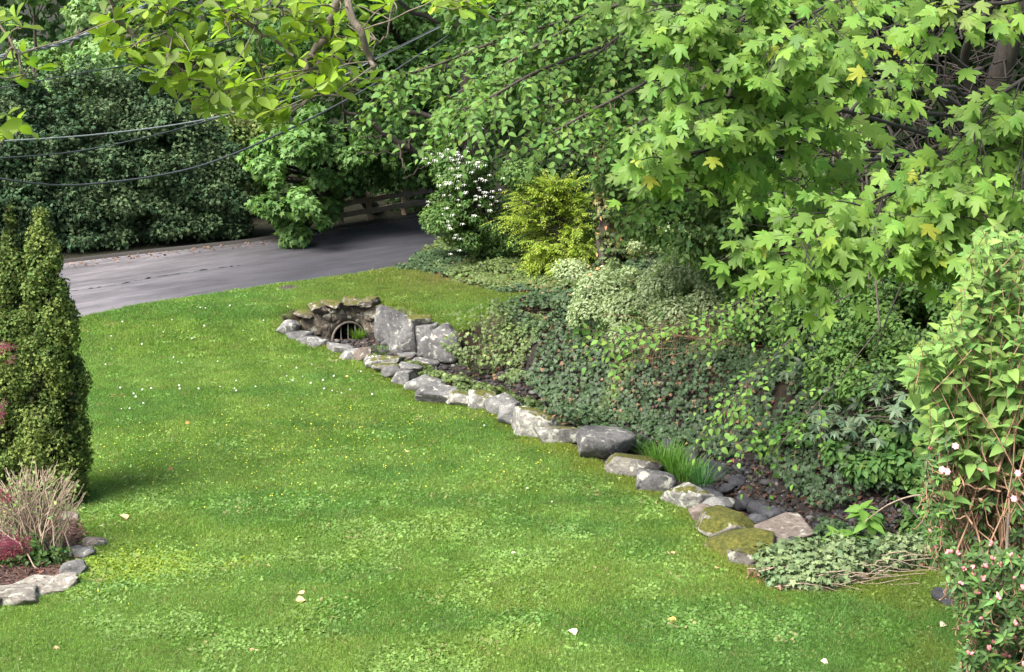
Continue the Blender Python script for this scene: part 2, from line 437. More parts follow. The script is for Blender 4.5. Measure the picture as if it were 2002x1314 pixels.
def leaf_parts(P, Nn, T, S, cols, tm, key, m, parent, count=300, name='leaf', margin=30, seed=0):
    """the `count` leaves that show largest become objects sharing a few meshes; returns the mask of those left"""
    P = np.asarray(P, float); rel = P - np.array([0, 0, CAMZ])
    dep = rel[:, 1] * cp - rel[:, 2] * sp; up = rel[:, 1] * sp + rel[:, 2] * cp
    u = U0 + F * rel[:, 0] / dep; v = V0 - F * up / dep
    inside = (u > -margin) & (u < 2002 + margin) & (v > -margin) & (v < 1314 + margin) & (dep > .5)
    size = np.broadcast_to(S, (len(P),)) / np.clip(dep, .1, None) * (0.6 + .4 * np.abs((nrm(Nn) * nrm(rel)).sum(1)))
    size = np.where(inside, size, 0); ix = np.argsort(-size)[:count]; ix = ix[size[ix] > 0]
    Rm = frames(np.asarray(Nn, float)[ix], np.asarray(T, float)[ix]); S = np.broadcast_to(S, (len(P),))
    r = np.random.default_rng(seed)
    # tint classes: quantised from the colours themselves
    cc = np.asarray(cols)[ix]; lum = cc.sum(1); cls = np.argsort(np.argsort(lum)) * 4 // max(1, len(ix))
    meshes = {}
    for k in range(4):
        c = cc[cls == k].mean(0) if (cls == k).any() else cc.mean(0)
        for j, (tv, tf) in enumerate(tm):
            o = mesh_np(name, tv, [tf], m, tint=c); meshes[k, j] = o.data; bpy.data.objects.remove(o)
    pl = np.array(parent.location)
    for q, i in enumerate(ix):
        o = bpy.data.objects.new(name, meshes[int(cls[q]), int(r.integers(0, len(tm)))]); C.objects.link(o); o.parent = parent
        mt = np.eye(4); mt[:3, :3] = Rm[q] * S[i]; mt[:3, 3] = P[i] - pl; o.matrix_local = Matrix(mt.tolist())
    left = np.ones(len(P), bool); left[ix] = False
    return left
def vary(base, n, rng, amp=.18, warm=.12):
    c = np.tile(np.asarray(base, float), (n, 1)); k = 1 + rng.normal(0, amp, (n, 1)); w = rng.normal(0, warm, (n, 1))
    c = c * np.clip(k, .35, 1.8); c[:, 0:1] *= 1 + w; c[:, 2:3] *= 1 - w * .5
    return np.clip(c, .002, .8)

# ------------------------------------------------------------------ ground
def axis(lo, hi, st, far):
    core = list(np.arange(lo, hi + st, st)); a = []; s = st; x = lo
    while x > -far: s *= 1.35; x -= s; a.append(x)
    b = []; s = st; x = hi + st
    while x < far: s *= 1.35; x += s; b.append(x)
    return np.array(a[::-1] + core + b)
gx = axis(-12, 12, .13, 900); gy = axis(9, 42, .13, 1500)
GX, GY = np.meshgrid(gx, gy); GZ = zg(GX, GY)
farz = np.clip((np.hypot(GX, GY - 25) - 60) / 300, 0, 1)
nx, ny = len(gx), len(gy)
# the road (pixel measured edges, on the level of the far lawn)
near_e = np.array([G0(-420, 688, .37)[:2], G0(0, 640, .37)[:2], G0(140, 622, .37)[:2], G0(300, 598, .38)[:2], G0(500, 566, .4)[:2], G0(700, 538, .4)[:2], G0(800, 522, .4)[:2], G0(870, 505, .4)[:2], G0(930, 470, .4)[:2]])
far_e = np.array([G0(-420, 580, .4)[:2], G0(0, 532, .4)[:2], G0(130, 516, .4)[:2], G0(300, 496, .4)[:2], G0(500, 473, .4)[:2], G0(660, 448, .4)[:2], G0(800, 428, .4)[:2], G0(900, 414, .4)[:2], G0(960, 404, .4)[:2]])
def ext(P, a=14, b=5):
    return np.vstack([P[0] + (P[0] - P[1]) / np.linalg.norm(P[0] - P[1]) * a, P, P[-1] + (P[-1] - P[-2]) / np.linalg.norm(P[-1] - P[-2]) * b])
near_e = ext(near_e, 20, 12); far_e = ext(far_e, 20, 12)
def zroad(x, y): return base_z(x, y) + .018
sN, _ = pl_dist(GX, GY, near_e); sF, _ = pl_dist(GX, GY, far_e)   # left of near edge = beyond it
s, arc = pl_dist(GX, GY, WP); dc, _ = pl_dist(GX, GY, CL); dc = np.abs(dc)
col = np.tile(np.array([.1, .15, .04]), (ny, nx, 1))           # thatch below the grass
def blend(mask, c):
    global col
    k = np.clip(mask, 0, 1)[..., None]; col = col * (1 - k) + np.array(c) * k
blend(sstep(-.02, .06, s), (.04, .031, .02))
blend(sstep(0, .2, s) * (1 - sstep(.5, 1.1, dc)), (.028, .024, .021))
blend(sstep(-.02, .1, sF), (.022, .022, .012))
blend((GY > 33) * sstep(.2, 1.5, -sN) * (GX > -1), (.022, .024, .012))
V = np.stack([GX, GY, GZ], -1).reshape(-1, 3)
i = (np.arange(ny - 1)[:, None] * nx + np.arange(nx - 1)[None]).ravel()
g = mesh_np('ground', V, [np.stack([i, i + 1, i + nx + 1, i + nx], -1)], M['ground'], tint=col.reshape(-1, 3), smooth=True)
g['kind'] = 'structure'

def strip(name, A, B, z, m, seg=6, na=120):
    A = bez([(*p, 0) for p in A], na); B = bez([(*p, 0) for p in B], na)
    t = np.linspace(0, 1, seg + 1)
    P = A[:, None] * (1 - t)[None, :, None] + B[:, None] * t[None, :, None]
    P[..., 2] = z(P[..., 0], P[..., 1]); k = seg + 1
    i = (np.arange(na - 1)[:, None] * k + np.arange(seg)[None]).ravel()
    return mesh_np(name, P.reshape(-1, 3), [np.stack([i, i + k, i + k + 1, i + 1], -1)], m, smooth=True)
nn = near_e.copy(); rr = np.random.default_rng(2)
road = strip('road', near_e, far_e, zroad, M['road'], 10, 160); road['kind'] = 'structure'
# low asphalt kerb along the far side
fe = bez([(*p, 0) for p in far_e], 160); tn = nrm(np.gradient(fe, axis=0)); nrml = np.c_[-tn[:, 1], tn[:, 0], 0 * tn[:, 0]]
prof = [(-.02, 0.0), (.03, .05), (.14, .07), (.2, .0)]
KP = np.stack([fe + nrml * a + np.array([0, 0, 1]) * b_ for a, b_ in prof], 1); KP[..., 2] += (base_z(fe[:, 0], fe[:, 1]) + .01)[:, None]
k = 4; i = (np.arange(159)[:, None] * k + np.arange(3)[None]).ravel()
kb = mesh_np('kerb', KP.reshape(-1, 3), [np.stack([i, i + k, i + k + 1, i + 1], -1)], plain('kerb_asphalt', (.024, .021, .018), .95), smooth=False); kb['kind'] = 'structure'
# crack line along the road
cr = Wood(); ca = bez([(*G0(u, v, .4)[:2], 0) for u, v in ((60, 580), (200, 563), (300, 545), (400, 530), (470, 520))], 60); ca[:, 2] = zroad(ca[:, 0], ca[:, 1]) - .006
ca = wob(ca, .012, 4); cr.tube(ca, .02, .013, 5); o = cr.build('road_seam', M['cable_dark'], None); o['kind'] = 'structure'
# ------------------------------------------------------------------ stones
def ico(sub):
    import bmesh
    b = bmesh.new(); bmesh.ops.create_icosphere(b, subdivisions=sub, radius=1)
    V = np.array([v.co[:] for v in b.verts]); Fc = np.array([[v.index for v in f.verts] for f in b.faces]); b.free(); return V, Fc
ICO = {k: ico(k) for k in (1, 2, 3, 4, 5)}
def boulder(seed, dims, sub=4, peak=0., flat=.0):
    r = np.random.default_rng(seed); V, Fc = ICO[sub]; V = V.copy()
    V = np.sign(V) * np.abs(V) ** .62; V = V / np.abs(V).max()                  # boxy
    for _ in range(16):                                                       # broken faces
        n = nrm(r.normal(0, 1, 3)); d = r.uniform(.66, 1.0); h = V @ n - d * np.abs(n).sum() * .6
        V = V - np.clip(h, 0, None)[:, None] * n
    D = np.array([mnoise.fractal(Vector(v * 1.3 + seed * 7.1), 1., 2., 5) for v in V])
    D2 = np.array([mnoise.ridged_multi_fractal(Vector(v * 2.4 + seed * 3.3), 1., 2., 3, 1., 2.) for v in V])
    D3 = np.array([mnoise.fractal(Vector(v * 6 + seed), 1., 2., 3) for v in V])
    V = V * (1 + .07 * D + .05 * (D2 - 1) + .018 * D3)[:, None]
    V -= V.min(0); V /= V.max(0); V -= (.5, .5, 0)
    if peak: V[:, 2] *= 1 - peak * np.clip(V[:, 0] + .5, 0, 1)
    V[:, 2] -= .12
    return V * np.array(dims), Fc
def stone_part(parent, box, mt, seed, dz=0, depth=.8, rot=0, sub=4, peak=0, y=None, tilt=0, label=None, name='stone', grow=1., fwd=0.):
    u0, v0, u1, v1 = box
    p = hit((u0 + u1) / 2, v1) if y is None else G0((u0 + u1) / 2, v1, y)
    d = p[1] * cp + (CAMZ - p[2]) * sp; pm = F / d
    w = (u1 - u0) / pm * 1.3 * grow; dy = min(max(w * depth, .22), .75)
    h = max(((v1 - v0) / pm - dy * .16) * 1.2 * grow + .05, .16)
    V, Fc = boulder(seed, (w, dy, h), sub, peak)
    c, s_ = math.cos(rot), math.sin(rot); ct, st = math.cos(tilt), math.sin(tilt)
    V = V @ np.array([[ct, 0, -st], [0, 1, 0], [st, 0, ct]]).T
    V = V @ np.array([[c, -s_, 0], [s_, c, 0], [0, 0, 1]]).T
    o = mesh_np(name, V, [Fc], mt, parent, smooth=True)
    loc = np.array([p[0], p[1] + dy * .42 - fwd, p[2] + dz])
    o.location = loc - (np.array(parent.location) if parent is not None else 0)
    if label: o['label'] = label
    return o
wallL = thing('stone_edging_wall', 'long curving row of grey boulders holding the lawn edge above the stream bed', 'stone wall', (*WP[18], 0))
S_ = [ # box, material, rotation, peak, depth
 ((542, 627, 578, 662), 'stone_light', .3, 0, .9), ((563, 648, 606, 670), 'stone_grey', .1, 0, .8), ((583, 658, 632, 680), 'stone_grey', 0, .2, .7),
 ((603, 666, 640, 684), 'stone_light', .2, 0, .7), ((642, 671, 686, 695), 'stone_light', 0, .4, .7), ((667, 684, 702, 709), 'stone_light', .2, 0, .8),
 ((694, 681, 723, 713), 'stone_pink', .1, 0, .9), ((716, 694, 781, 726), 'stone_lichen', -.1, .1, .7), ((732, 711, 780, 735), 'stone_mossy_edge', .1, 0, .6),
 ((748, 721, 780, 745), 'stone_grey', .2, 0, .8), ((772, 711, 820, 735), 'stone_light', -.2, .2, .6), ((770, 727, 812, 756), 'stone_light', .1, 0, .7),
 ((798, 729, 862, 770), 'stone_light', -.2, .35, .7), ((820, 749, 888, 795), 'stone_grey', -.1, .15, .7), ((874, 767, 928, 800), 'stone_lichen', .0, 0, .8),
 ((919, 767, 968, 805), 'stone_lichen', -.2, .1, .8), ((957, 766, 1014, 816), 'stone_light', -.4, .3, .7), ((976, 789, 1018, 838), 'stone_light', -.5, 0, .8),
 ((1003, 784, 1095, 860), 'stone_lichen', -.35, .5, .6), ((1055, 836, 1152, 872), 'stone_lichen', -.1, 0, .5), ((1138, 838, 1232, 905), 'stone_grey', -.2, .25, .75),
 ((1196, 886, 1292, 934), 'stone_mossy_edge', -.3, .2, .7), ((1252, 926, 1318, 966), 'stone_grey', -.4, .1, .7), ((1300, 949, 1388, 998), 'stone_lichen', -.45, .1, .45),
 ((1376, 972, 1432, 1010), 'stone_light', -.2, .2, .9), ((1354, 994, 1404, 1026), 'stone_pink', .4, 0, .7), ((1372, 1006, 1468, 1060), 'stone_moss', -.5, .1, .8),
 ((1398, 1038, 1512, 1096), 'stone_moss', -.45, .1, .75), ((1438, 1080, 1520, 1114), 'stone_mossy_edge', .0, 0, .7),
]
for q, (bx, mt, ro, pk, dp) in enumerate(S_): stone_part(wallL, bx, M[mt], 100 + q, depth=dp, rot=ro, peak=pk, sub=4)
wallR = thing('boulder_retaining_wall', 'tall upright grey boulders right of the culvert, partly buried under ivy', 'stone wall', (-1.6, 26.6, -.1))
for q, (bx, mt, ro, pk, zz) in enumerate([
 ((742, 592, 792, 664), 'stone_grey', .05, .1, -.2), ((766, 630, 804, 686), 'stone_grey', -.1, .3, -.25), ((788, 630, 814, 692), 'stone_grey', 0, 0, -.25),
 ((803, 624, 852, 698), 'stone_grey', -.15, .1, -.3), ((804, 612, 838, 632), 'stone_mossy_edge', 0, 0, .3), ((832, 632, 900, 704), 'stone_grey', -.3, -.1, -.3)]):
    stone_part(wallR, bx, M[mt], 160 + q, y=zz, depth=.9, rot=ro, peak=pk, grow=1.08, fwd=.34)
# ------------------------------------------------------------------ culvert headwall
wseg = WP[7:15]; wt = nrm(np.gradient(wseg, axis=0)); hp = (wseg + np.c_[-wt[:, 1], wt[:, 0]] * .2)[::-1]      # just inside the lawn edge, left to right
zt = np.array([.06, .1, .14, .26, .38, .48, .52, .5])
hc = bez([(*p, z) for p, z in zip(hp, zt)], 61)
hx0 = float(G0(676, 655, -.1)[0]); ci = int(np.argmin(np.abs(hc[:, 0] - (-3.1))))
CX, CY = hc[ci, 0], hc[ci, 1]; CRr = .34; CZ = -.2
def cut_ground():
    import bmesh
    b = bmesh.new(); b.from_mesh(g.data); kill = []
    for f in b.faces:
        c = f.calc_center_median()
        if abs(c.x - CX) < .34 and abs(c.y - CY) < .30: kill.append(f)
    bmesh.ops.delete(b, geom=kill, context='FACES'); b.to_mesh(g.data); b.free()
cut_ground()
head = thing('culvert_headwall', 'curved mossy stone headwall round a barred arched pipe mouth', 'culvert', (CX, CY, -.3))
tg = nrm(np.gradient(hc[:, :2], axis=0)); nr = np.c_[-tg[:, 1], tg[:, 0]] * 1.0         # points to +y side = behind
arcl = np.concatenate([[0], np.cumsum(np.linalg.norm(np.diff(hc[:, :2], axis=0), axis=1))]); arcl -= arcl[ci]
def headz(a):
    z = np.full_like(a, -.5); m = np.abs(a) < CRr + .02; z[m] = CZ + np.sqrt(np.clip((CRr + .02) ** 2 - a[m] ** 2, 0, None)); return z
aa = np.linspace(arcl[0], arcl[-1], 150); ff = np.array([np.interp(aa, arcl, hc[:, q]) for q in range(3)]).T; fn = np.array([np.interp(aa, arcl, nr[:, q]) for q in range(2)]).T
zb = headz(aa); rows = 16; t = np.linspace(0, 1, rows)
Z = zb[:, None] * (1 - t) + (ff[:, 2] - .07)[:, None] * t
rel = np.array([[mnoise.fractal(Vector((a * 4.5, z * 4.5, 3.)), 1., 2., 5) for z in zz] for a, zz in zip(aa, Z)]) * .055
FP = np.stack([ff[:, 0:1] + fn[:, 0:1] * rel, ff[:, 1:2] + fn[:, 1:2] * rel, Z], -1)
BP = np.stack([ff[:, 0:1] + fn[:, 0:1] * (.3 + 0 * rel), ff[:, 1:2] + fn[:, 1:2] * (.3 + 0 * rel), Z], -1)
P4 = np.concatenate([FP, BP[:, ::-1]], 1); kk = 2 * rows
i = (np.arange(149)[:, None] * kk + np.arange(kk)[None]); j = (np.arange(149)[:, None] * kk + (np.arange(kk)[None] + 1) % kk)
o = mesh_np('mortared_face', P4.reshape(-1, 3), [np.stack([i, i + kk, j + kk, j], -1).reshape(-1, 4)], M['stone_brown'], head, smooth=True); reloc(o, head)
# stones standing proud of the mortar
rs = np.random.default_rng(7)
for a in np.linspace(arcl[0] + .08, arcl[-1] - .06, 15):
    for zz in (-.2, .03, .26):
        a_ = a + rs.uniform(-.05, .05); z_ = zz + rs.uniform(-.04, .04)
        c = [np.interp(a_, arcl, hc[:, q]) for q in range(3)]
        if np.hypot(a_, z_ - CZ) < CRr + .13 or z_ > c[2] - .14: continue
        n_ = np.array([np.interp(a_, arcl, nr[:, q]) for q in range(2)]); w = rs.uniform(.15, .24); h = rs.uniform(.13, .2)
        V, Fc = boulder(int(a_ * 100 + zz * 1000) + 900, (w, .13, h), 3); an = math.atan2(-n_[0], n_[1])
        V = V @ np.array([[math.cos(an), -math.sin(an), 0], [math.sin(an), math.cos(an), 0], [0, 0, 1]]).T
        o = mesh_np('stone', V, [Fc], M['stone_brown'], head, smooth=True)
        o.location = Vector((c[0] + n_[0] * .03, c[1] + n_[1] * .03, z_ - h / 2)) - head.location
# coping
for q, (a0, a1) in enumerate([(-2.3, -1.93), (-1.95, -1.6), (-1.62, -1.3), (-1.32, -1.0), (-1.02, -.7), (-.72, -.38), (-.4, -.05), (-.07, .25), (.23, .56)]):
    am = (a0 + a1) / 2
    if am > arcl[-1] or am < arcl[0]: continue
    c = [np.interp(am, arcl, hc[:, k_]) for k_ in range(3)]; n_ = np.array([np.interp(am, arcl, nr[:, k_]) for k_ in range(2)]); an = math.atan2(-n_[0], n_[1])
    V, Fc = boulder(700 + q, ((a1 - a0) * 1.2, .56, .17), 4)
    V = V @ np.array([[math.cos(an), -math.sin(an), 0], [math.sin(an), math.cos(an), 0], [0, 0, 1]]).T
    o = mesh_np('coping_stone', V, [Fc], M['stone_brown'], head, smooth=True)
    o.location = Vector((c[0] + n_[0] * .12, c[1] + n_[1] * .14, c[2] - .09)) - head.location
pn = nr[ci]; pt = tg[ci]
def ringp(r, back, k=40, z=CZ):
    th = np.linspace(0, 2 * np.pi, k, endpoint=False)
    return np.stack([CX + pt[0] * np.cos(th) * r + pn[0] * back, CY + pt[1] * np.cos(th) * r + pn[1] * back, z + np.sin(th) * r], -1)
def rings(name, L, m, close_end=False):
    k = 40; V = np.concatenate([ringp(r, b) for r, b in L]); Fq = []
    for a in range(len(L) - 1):
        i = a * k + np.arange(k); j = a * k + (np.arange(k) + 1) % k; Fq.append(np.stack([i, j, j + k, i + k], -1))
    fs = [np.concatenate(Fq)]
    if close_end: fs.append((np.arange(k) + (len(L) - 1) * k)[None])
    o = mesh_np(name, V, fs, m, head, smooth=False); reloc(o, head); return o
rings('pipe_rim', [(.305, .22), (.305, -.05), (.335, -.055), (.345, -.03), (.345, .1)], M['concrete'])
rings('pipe_inside', [(.304, .2), (.304, 2.2)], M['dark_inside'], True)
for a in (-.145, .0, .14):
    w = Wood(); b = np.array([CX + pt[0] * a - pn[0] * .02, CY + pt[1] * a - pn[1] * .02, 0]); h = math.sqrt(.305 ** 2 - a * a)
    w.tube([b + [0, 0, CZ - h * .9], b + [0, 0, CZ], b + [0, 0, CZ + h]], .011, .011, 8); w.build('grate_bar', M['bar'], head)
# ------------------------------------------------------------------ cover in the lawn by the road
mh = thing('drain_cover', 'round dark iron drain cover set in the grass by the road', 'drain cover', hit(562, 566))
V = []; k = 32
th = np.linspace(0, 2 * np.pi, k, endpoint=False)
for r, z in ((.0, .035), (.2, .035), (.215, .028), (.215, .02), (.235, .02)): V.append(np.stack([np.cos(th) * r, np.sin(th) * r, 0 * th + z], -1))
Fq = [];
for a in range(4):
    i = a * k + np.arange(k); Fq.append(np.stack([i, i + k, a * k + k + (np.arange(k) + 1) % k, a * k + (np.arange(k) + 1) % k], -1))
mesh_np('lid', np.concatenate(V), [np.concatenate(Fq)], M['iron'], mh)
w = Wood(); w.tube([(math.cos(t) * .25, math.sin(t) * .25, .028) for t in np.linspace(0, 2 * math.pi, 33)], .018, .018, 6); w.build('rim', M['iron'], mh, local=False)
for a in (-.12, -.06, 0, .06, .12):
    w = Wood(); h = math.sqrt(.17 ** 2 - a * a); w.tube([(a, -h, .036), (a, h, .036)], .008, .008, 4); w.build('rib', M['iron'], mh, local=False)
# ------------------------------------------------------------------ split rail fence beyond the road
fb = [hit(668, 441), hit(722, 432), hit(790, 420), hit(850, 411)]
fence = thing('rail_fence', 'weathered two rail wooden fence beyond the road, half behind leaves', 'fence', fb[0])
def slab(name, a, b_, w, h, m, parent, seed=0):
    a = np.array(a); b_ = np.array(b_); d = nrm(b_ - a); s_ = nrm(np.cross(d, [0, 0, 1] if abs(d[2]) < .9 else [0, 1, 0])); u_ = np.cross(s_, d)
    r = np.random.default_rng(seed); n = 7; V = []
    for t in np.linspace(0, 1, n):
        c = a + (b_ - a) * t + r.normal(0, .006, 3); ww = w * r.uniform(.9, 1.08); hh = h * r.uniform(.9, 1.08)
        for x, y in ((-1, -.8), (-.8, -1), (.8, -1), (1, -.8), (1, .8), (.8, 1), (-.8, 1), (-1, .8)): V.append(c + s_ * x * ww / 2 + u_ * y * hh / 2)
    Fq = []
    for q in range(n - 1):
        for j in range(8): Fq.append((q * 8 + j, q * 8 + (j + 1) % 8, q * 8 + 8 + (j + 1) % 8, q * 8 + 8 + j))
    Fq.append(tuple(range(8))[::-1]); Fq.append(tuple(range((n - 1) * 8, n * 8)))
    o = mesh_np(name, np.array(V), Fq, m, parent)
    if parent is not None: reloc(o, parent)
    return o
for q, p in enumerate(fb): slab('post', p - [0, 0, .2], p + [0, 0, .74], .13, .13, M['old_wood'], fence, q)
for q in range(3):
    a, b_ = fb[q], fb[q + 1]; e = (b_ - a) / np.linalg.norm(b_ - a) * .12
    for h in (.27, .56): slab('rail', a - e + [0, -.09, h], b_ + e + [0, -.09, h + .02], .05, .14, M['old_wood'], fence, q * 3 + int(h * 10))
# ------------------------------------------------------------------ stream bed rocks
rocks = [((1375, 900, 1425, 930), 0), ((1398, 918, 1424, 938), 1), ((1385, 1000 - 36, 1416, 984), 2), ((1438, 975, 1478, 1002), 3), ((1464, 985, 1510, 1007), 4), ((1468, 1014, 1500, 1032), 5), ((1490, 1002, 1530, 1022), 6),
         ((1430, 938, 1462, 956), 7), ((1342, 876, 1372, 900), 8), ((1300, 862, 1330, 882), 9), ((1448, 1030, 1480, 1045), 10), ((1520, 1020, 1556, 1040), 11), ((1380, 930, 1402, 946), 12), ((1405, 955, 1440, 972), 13), ((1250, 852, 1275, 870), 14),
         ((1490, 1030, 1600, 1068), 15), ((890, 738, 925, 758), 16), ((1370, 952, 1400, 972), 17), ((750, 665, 775, 678), 18), ((780, 690, 812, 708), 19), ((1540, 1060, 1580, 1085), 20), ((800, 704, 850, 722), 21), ((1180, 838, 1208, 850), 22)]
RL = {0: 'large dark rock in the stream just right of the upright iris like blades', 1: 'small dark rock close under the large dark rock by the iris like blades', 2: 'smooth dark rock against the stone edging below the grass clump', 3: 'pointed dark rock standing upstream of the flat brown rock',
      4: 'dark rock lying right beside the pointed dark rock', 5: 'smooth dark rock almost touching the mossy stones and the flat brown rock', 6: 'dark rock between the pointed rock and the ivy slope', 7: 'dark rock at the ivy edge above the pointed rock', 8: 'dark rock behind the bright arching grass clump',
      9: 'small dark rock at the foot of the ivy behind the grass clump', 10: 'small dark rock tucked beside the mossy stones', 11: 'dark rock at the lower edge of the ivy beyond the flat brown rock', 12: 'small dark rock below the large one by the iris like blades', 13: 'dark rock in the middle of the bed above the pointed rock',
      14: 'small dark rock just behind the big rounded grey boulder', 16: 'dark rock in the upper stream beside the row of pale boulders', 17: 'small dark rock among leaves beside the grass clump', 20: 'dark rock half under the low ivy mound', 18: 'small grey rock in front of the culvert pipe', 19: 'grey rock at the foot of the upright boulders',
      21: 'wide low grey rock below the boulders right of the culvert', 22: 'pale grey rock behind the big rounded boulder'}
for bx, q in rocks:
    big = q == 15
    o = stone_part(None, bx, M['stone_pink'] if big else (M['stone_grey'] if q in (18, 19, 21, 22) else M['stone_dark']), 300 + q, rot=q * 1.3, depth=.9, sub=3, name='stream_rock' if not big else 'flat_rock')
    tag(o, 'broad flat topped brown rock across the stream bed beside the mossy stones' if big else
        RL[q], 'rock', None if big else ('dark rocks in the stream bed' if q not in (18, 19, 21, 22) else 'grey rocks near the culvert'))
# gravel and leaf litter in the bed
n = 3800; tt = R.random(n) * (len(CL) - 2); ii = tt.astype(int); P = CL[ii] + (CL[ii + 1] - CL[ii]) * (tt - ii)[:, None] + R.normal(0, .24, (n, 2))
s_, _ = pl_dist(P[:, 0], P[:, 1], WP); P = P[s_ > .22]; z = zg(P[:, 0], P[:, 1]); n = len(P)
V1, F1 = ICO[1]; gs = R.uniform(.012, .05, n) * np.where(R.random(n) < .08, 1.8, 1); sh = R.uniform(.6, 1.3, (n, 1, 3)) * (1 + R.normal(0, .14, (n, len(V1), 1)))
VV = (V1[None] * sh * gs[:, None, None] * [1, 1, .65]) + np.c_[P, z + gs * .3][:, None]
gc = vary((.03, .028, .028), n, R, .4, .08); gc[R.random(n) < .07] = (.1, .095, .09)
o = mesh_np('gravel', VV.reshape(-1, 3), [(F1[None] + (np.arange(n) * len(V1))[:, None, None]).reshape(-1, 3)], M['dry'], tint=np.repeat(gc, len(V1), 0)); tag(o, 'dark wet gravel and small stones filling the stream bed', 'gravel', kind='stuff')
def litter(name, n, gen, label, base, size=(.05, .09), cat='leaf litter'):
    P = gen(n); n = len(P); z = zg(P[:, 0], P[:, 1]) + R.uniform(.0, .035, n)
    Nn = np.c_[R.normal(0, .5, n), R.normal(-.1, .5, n), np.ones(n)]; T = R.normal(0, 1, (n, 3))
    c = vary(base, n, R, .35, .15)
    o = leaves(name, M['dry'], np.c_[P, z], Nn, T, R.uniform(*size, n), c, SMALL + OVATE[:1]); tag(o, label, cat, kind='stuff'); return o
def gen_bed(n):
    tt = R.random(n) * (len(CL) - 2); ii = tt.astype(int); P = CL[ii] + (CL[ii + 1] - CL[ii]) * (tt - ii)[:, None] + R.normal(0, .4, (n, 2))
    s_, _ = pl_dist(P[:, 0], P[:, 1], WP); return P[s_ > .2]
litter('stream_leaf_litter', 4200, gen_bed, 'brown dead leaves caught among the stream stones', (.06, .034, .025))
def gen_kerb(n):
    ii = R.integers(0, 159, n); a = fe[ii] + nrml[ii] * -np.abs(R.normal(0, .35, n))[:, None] * 1.0; return a[:, :2]
litter('roadside_leaf_litter', 1300, gen_kerb, 'orange brown fallen leaves gathered along the far kerb of the road', (.13, .075, .045), (.05, .1))
# ------------------------------------------------------------------ mulch bed with its stone edging
mb_px = [(-160, 1010), (-40, 985), (60, 985), (130, 1006), (160, 1030), (176, 1060), (168, 1085), (150, 1110), (130, 1140), (100, 1160), (40, 1178), (-60, 1205), (-260, 1240)]
MB = np.array([G0(*p)[:2] for p in mb_px] + [[-9.5, 13.5], [-9.5, 17.2]])
def in_poly(x, y, P):
    x = np.asarray(x); y = np.asarray(y); c = np.zeros(x.shape, bool); j = len(P) - 1
    for i in range(len(P)):
        a, b_ = P[i], P[j]
        m = ((a[1] > y) != (b_[1] > y)) & (x < (b_[0] - a[0]) * (y - a[1]) / (b_[1] - a[1] + 1e-12) + a[0]); c ^= m; j = i
    return c
def sheet(name, P, lift, m, st=.08, edge=.0):
    xs = np.arange(P[:, 0].min(), P[:, 0].max(), st); ys = np.arange(P[:, 1].min(), P[:, 1].max(), st); X, Y = np.meshgrid(xs, ys)
    k = in_poly(X + st / 2, Y + st / 2, P); Z = zg(X, Y) + lift + .03 * fbm(X, Y, .4, 2); nx = len(xs)
    i = (np.arange(len(ys) - 1)[:, None] * nx + np.arange(nx - 1)[None]); i = i[k[:-1, :-1]]
    return mesh_np(name, np.stack([X, Y, Z], -1).reshape(-1, 3), [np.stack([i, i + 1, i + nx + 1, i + nx], -1)], m, smooth=True)
o = sheet('mulch_bed', MB, .03, plain('mulch', (.05, .028, .02), .95, 0, .5, 30)); o['kind'] = 'structure'
def gen_mulch(n):
    P = np.c_[R.uniform(-9.5, -4.6, n), R.uniform(13.6, 17.2, n)]; return P[in_poly(P[:, 0], P[:, 1], MB)]
P = gen_mulch(26000); n = len(P); z = zg(P[:, 0], P[:, 1]) + R.uniform(.035, .075, n)
o = leaves('mulch_chips', M['dry'], np.c_[P, z], np.c_[R.normal(0, .6, n), R.normal(0, .6, n), np.ones(n)], R.normal(0, 1, (n, 3)) * [1, 1, .25], R.uniform(.03, .08, n), vary((.075, .038, .03), n, R, .5, .1), [half([(0, 0), (.12, .2), (.1, .8), (0, 1)], .2, .05)])
tag(o, 'dark red brown shredded bark mulch under the pruned shrub', 'mulch', kind='stuff')
edge = thing('bed_edging', 'low flat stones edging the mulch bed beside the lawn', 'stone edging', G0(130, 1120))
for q, (bx, mt) in enumerate([((160, 1054, 200, 1078), 'stone_pink'), ((128, 1070, 176, 1102), 'stone_grey'), ((112, 1100, 160, 1134), 'stone_grey'), ((96, 1128, 142, 1160), 'stone_slab'), ((24, 1142, 118, 1176), 'stone_slab'), ((-30, 1150, 60, 1192), 'stone_slab'), ((-130, 1170, -28, 1215), 'stone_slab'), ((118, 1010, 150, 1026), 'stone_pink')]):
    stone_part(edge, bx, M[mt], 400 + q, depth=.8, sub=4, dz=-.03)
o = stone_part(None, (1836, 1158, 1884, 1190), M['stone_dark'], 430, depth=.9, name='garden_stone'); tag(o, 'small dark grey stone at the lawn edge beneath the pink budded shrub', 'rock')
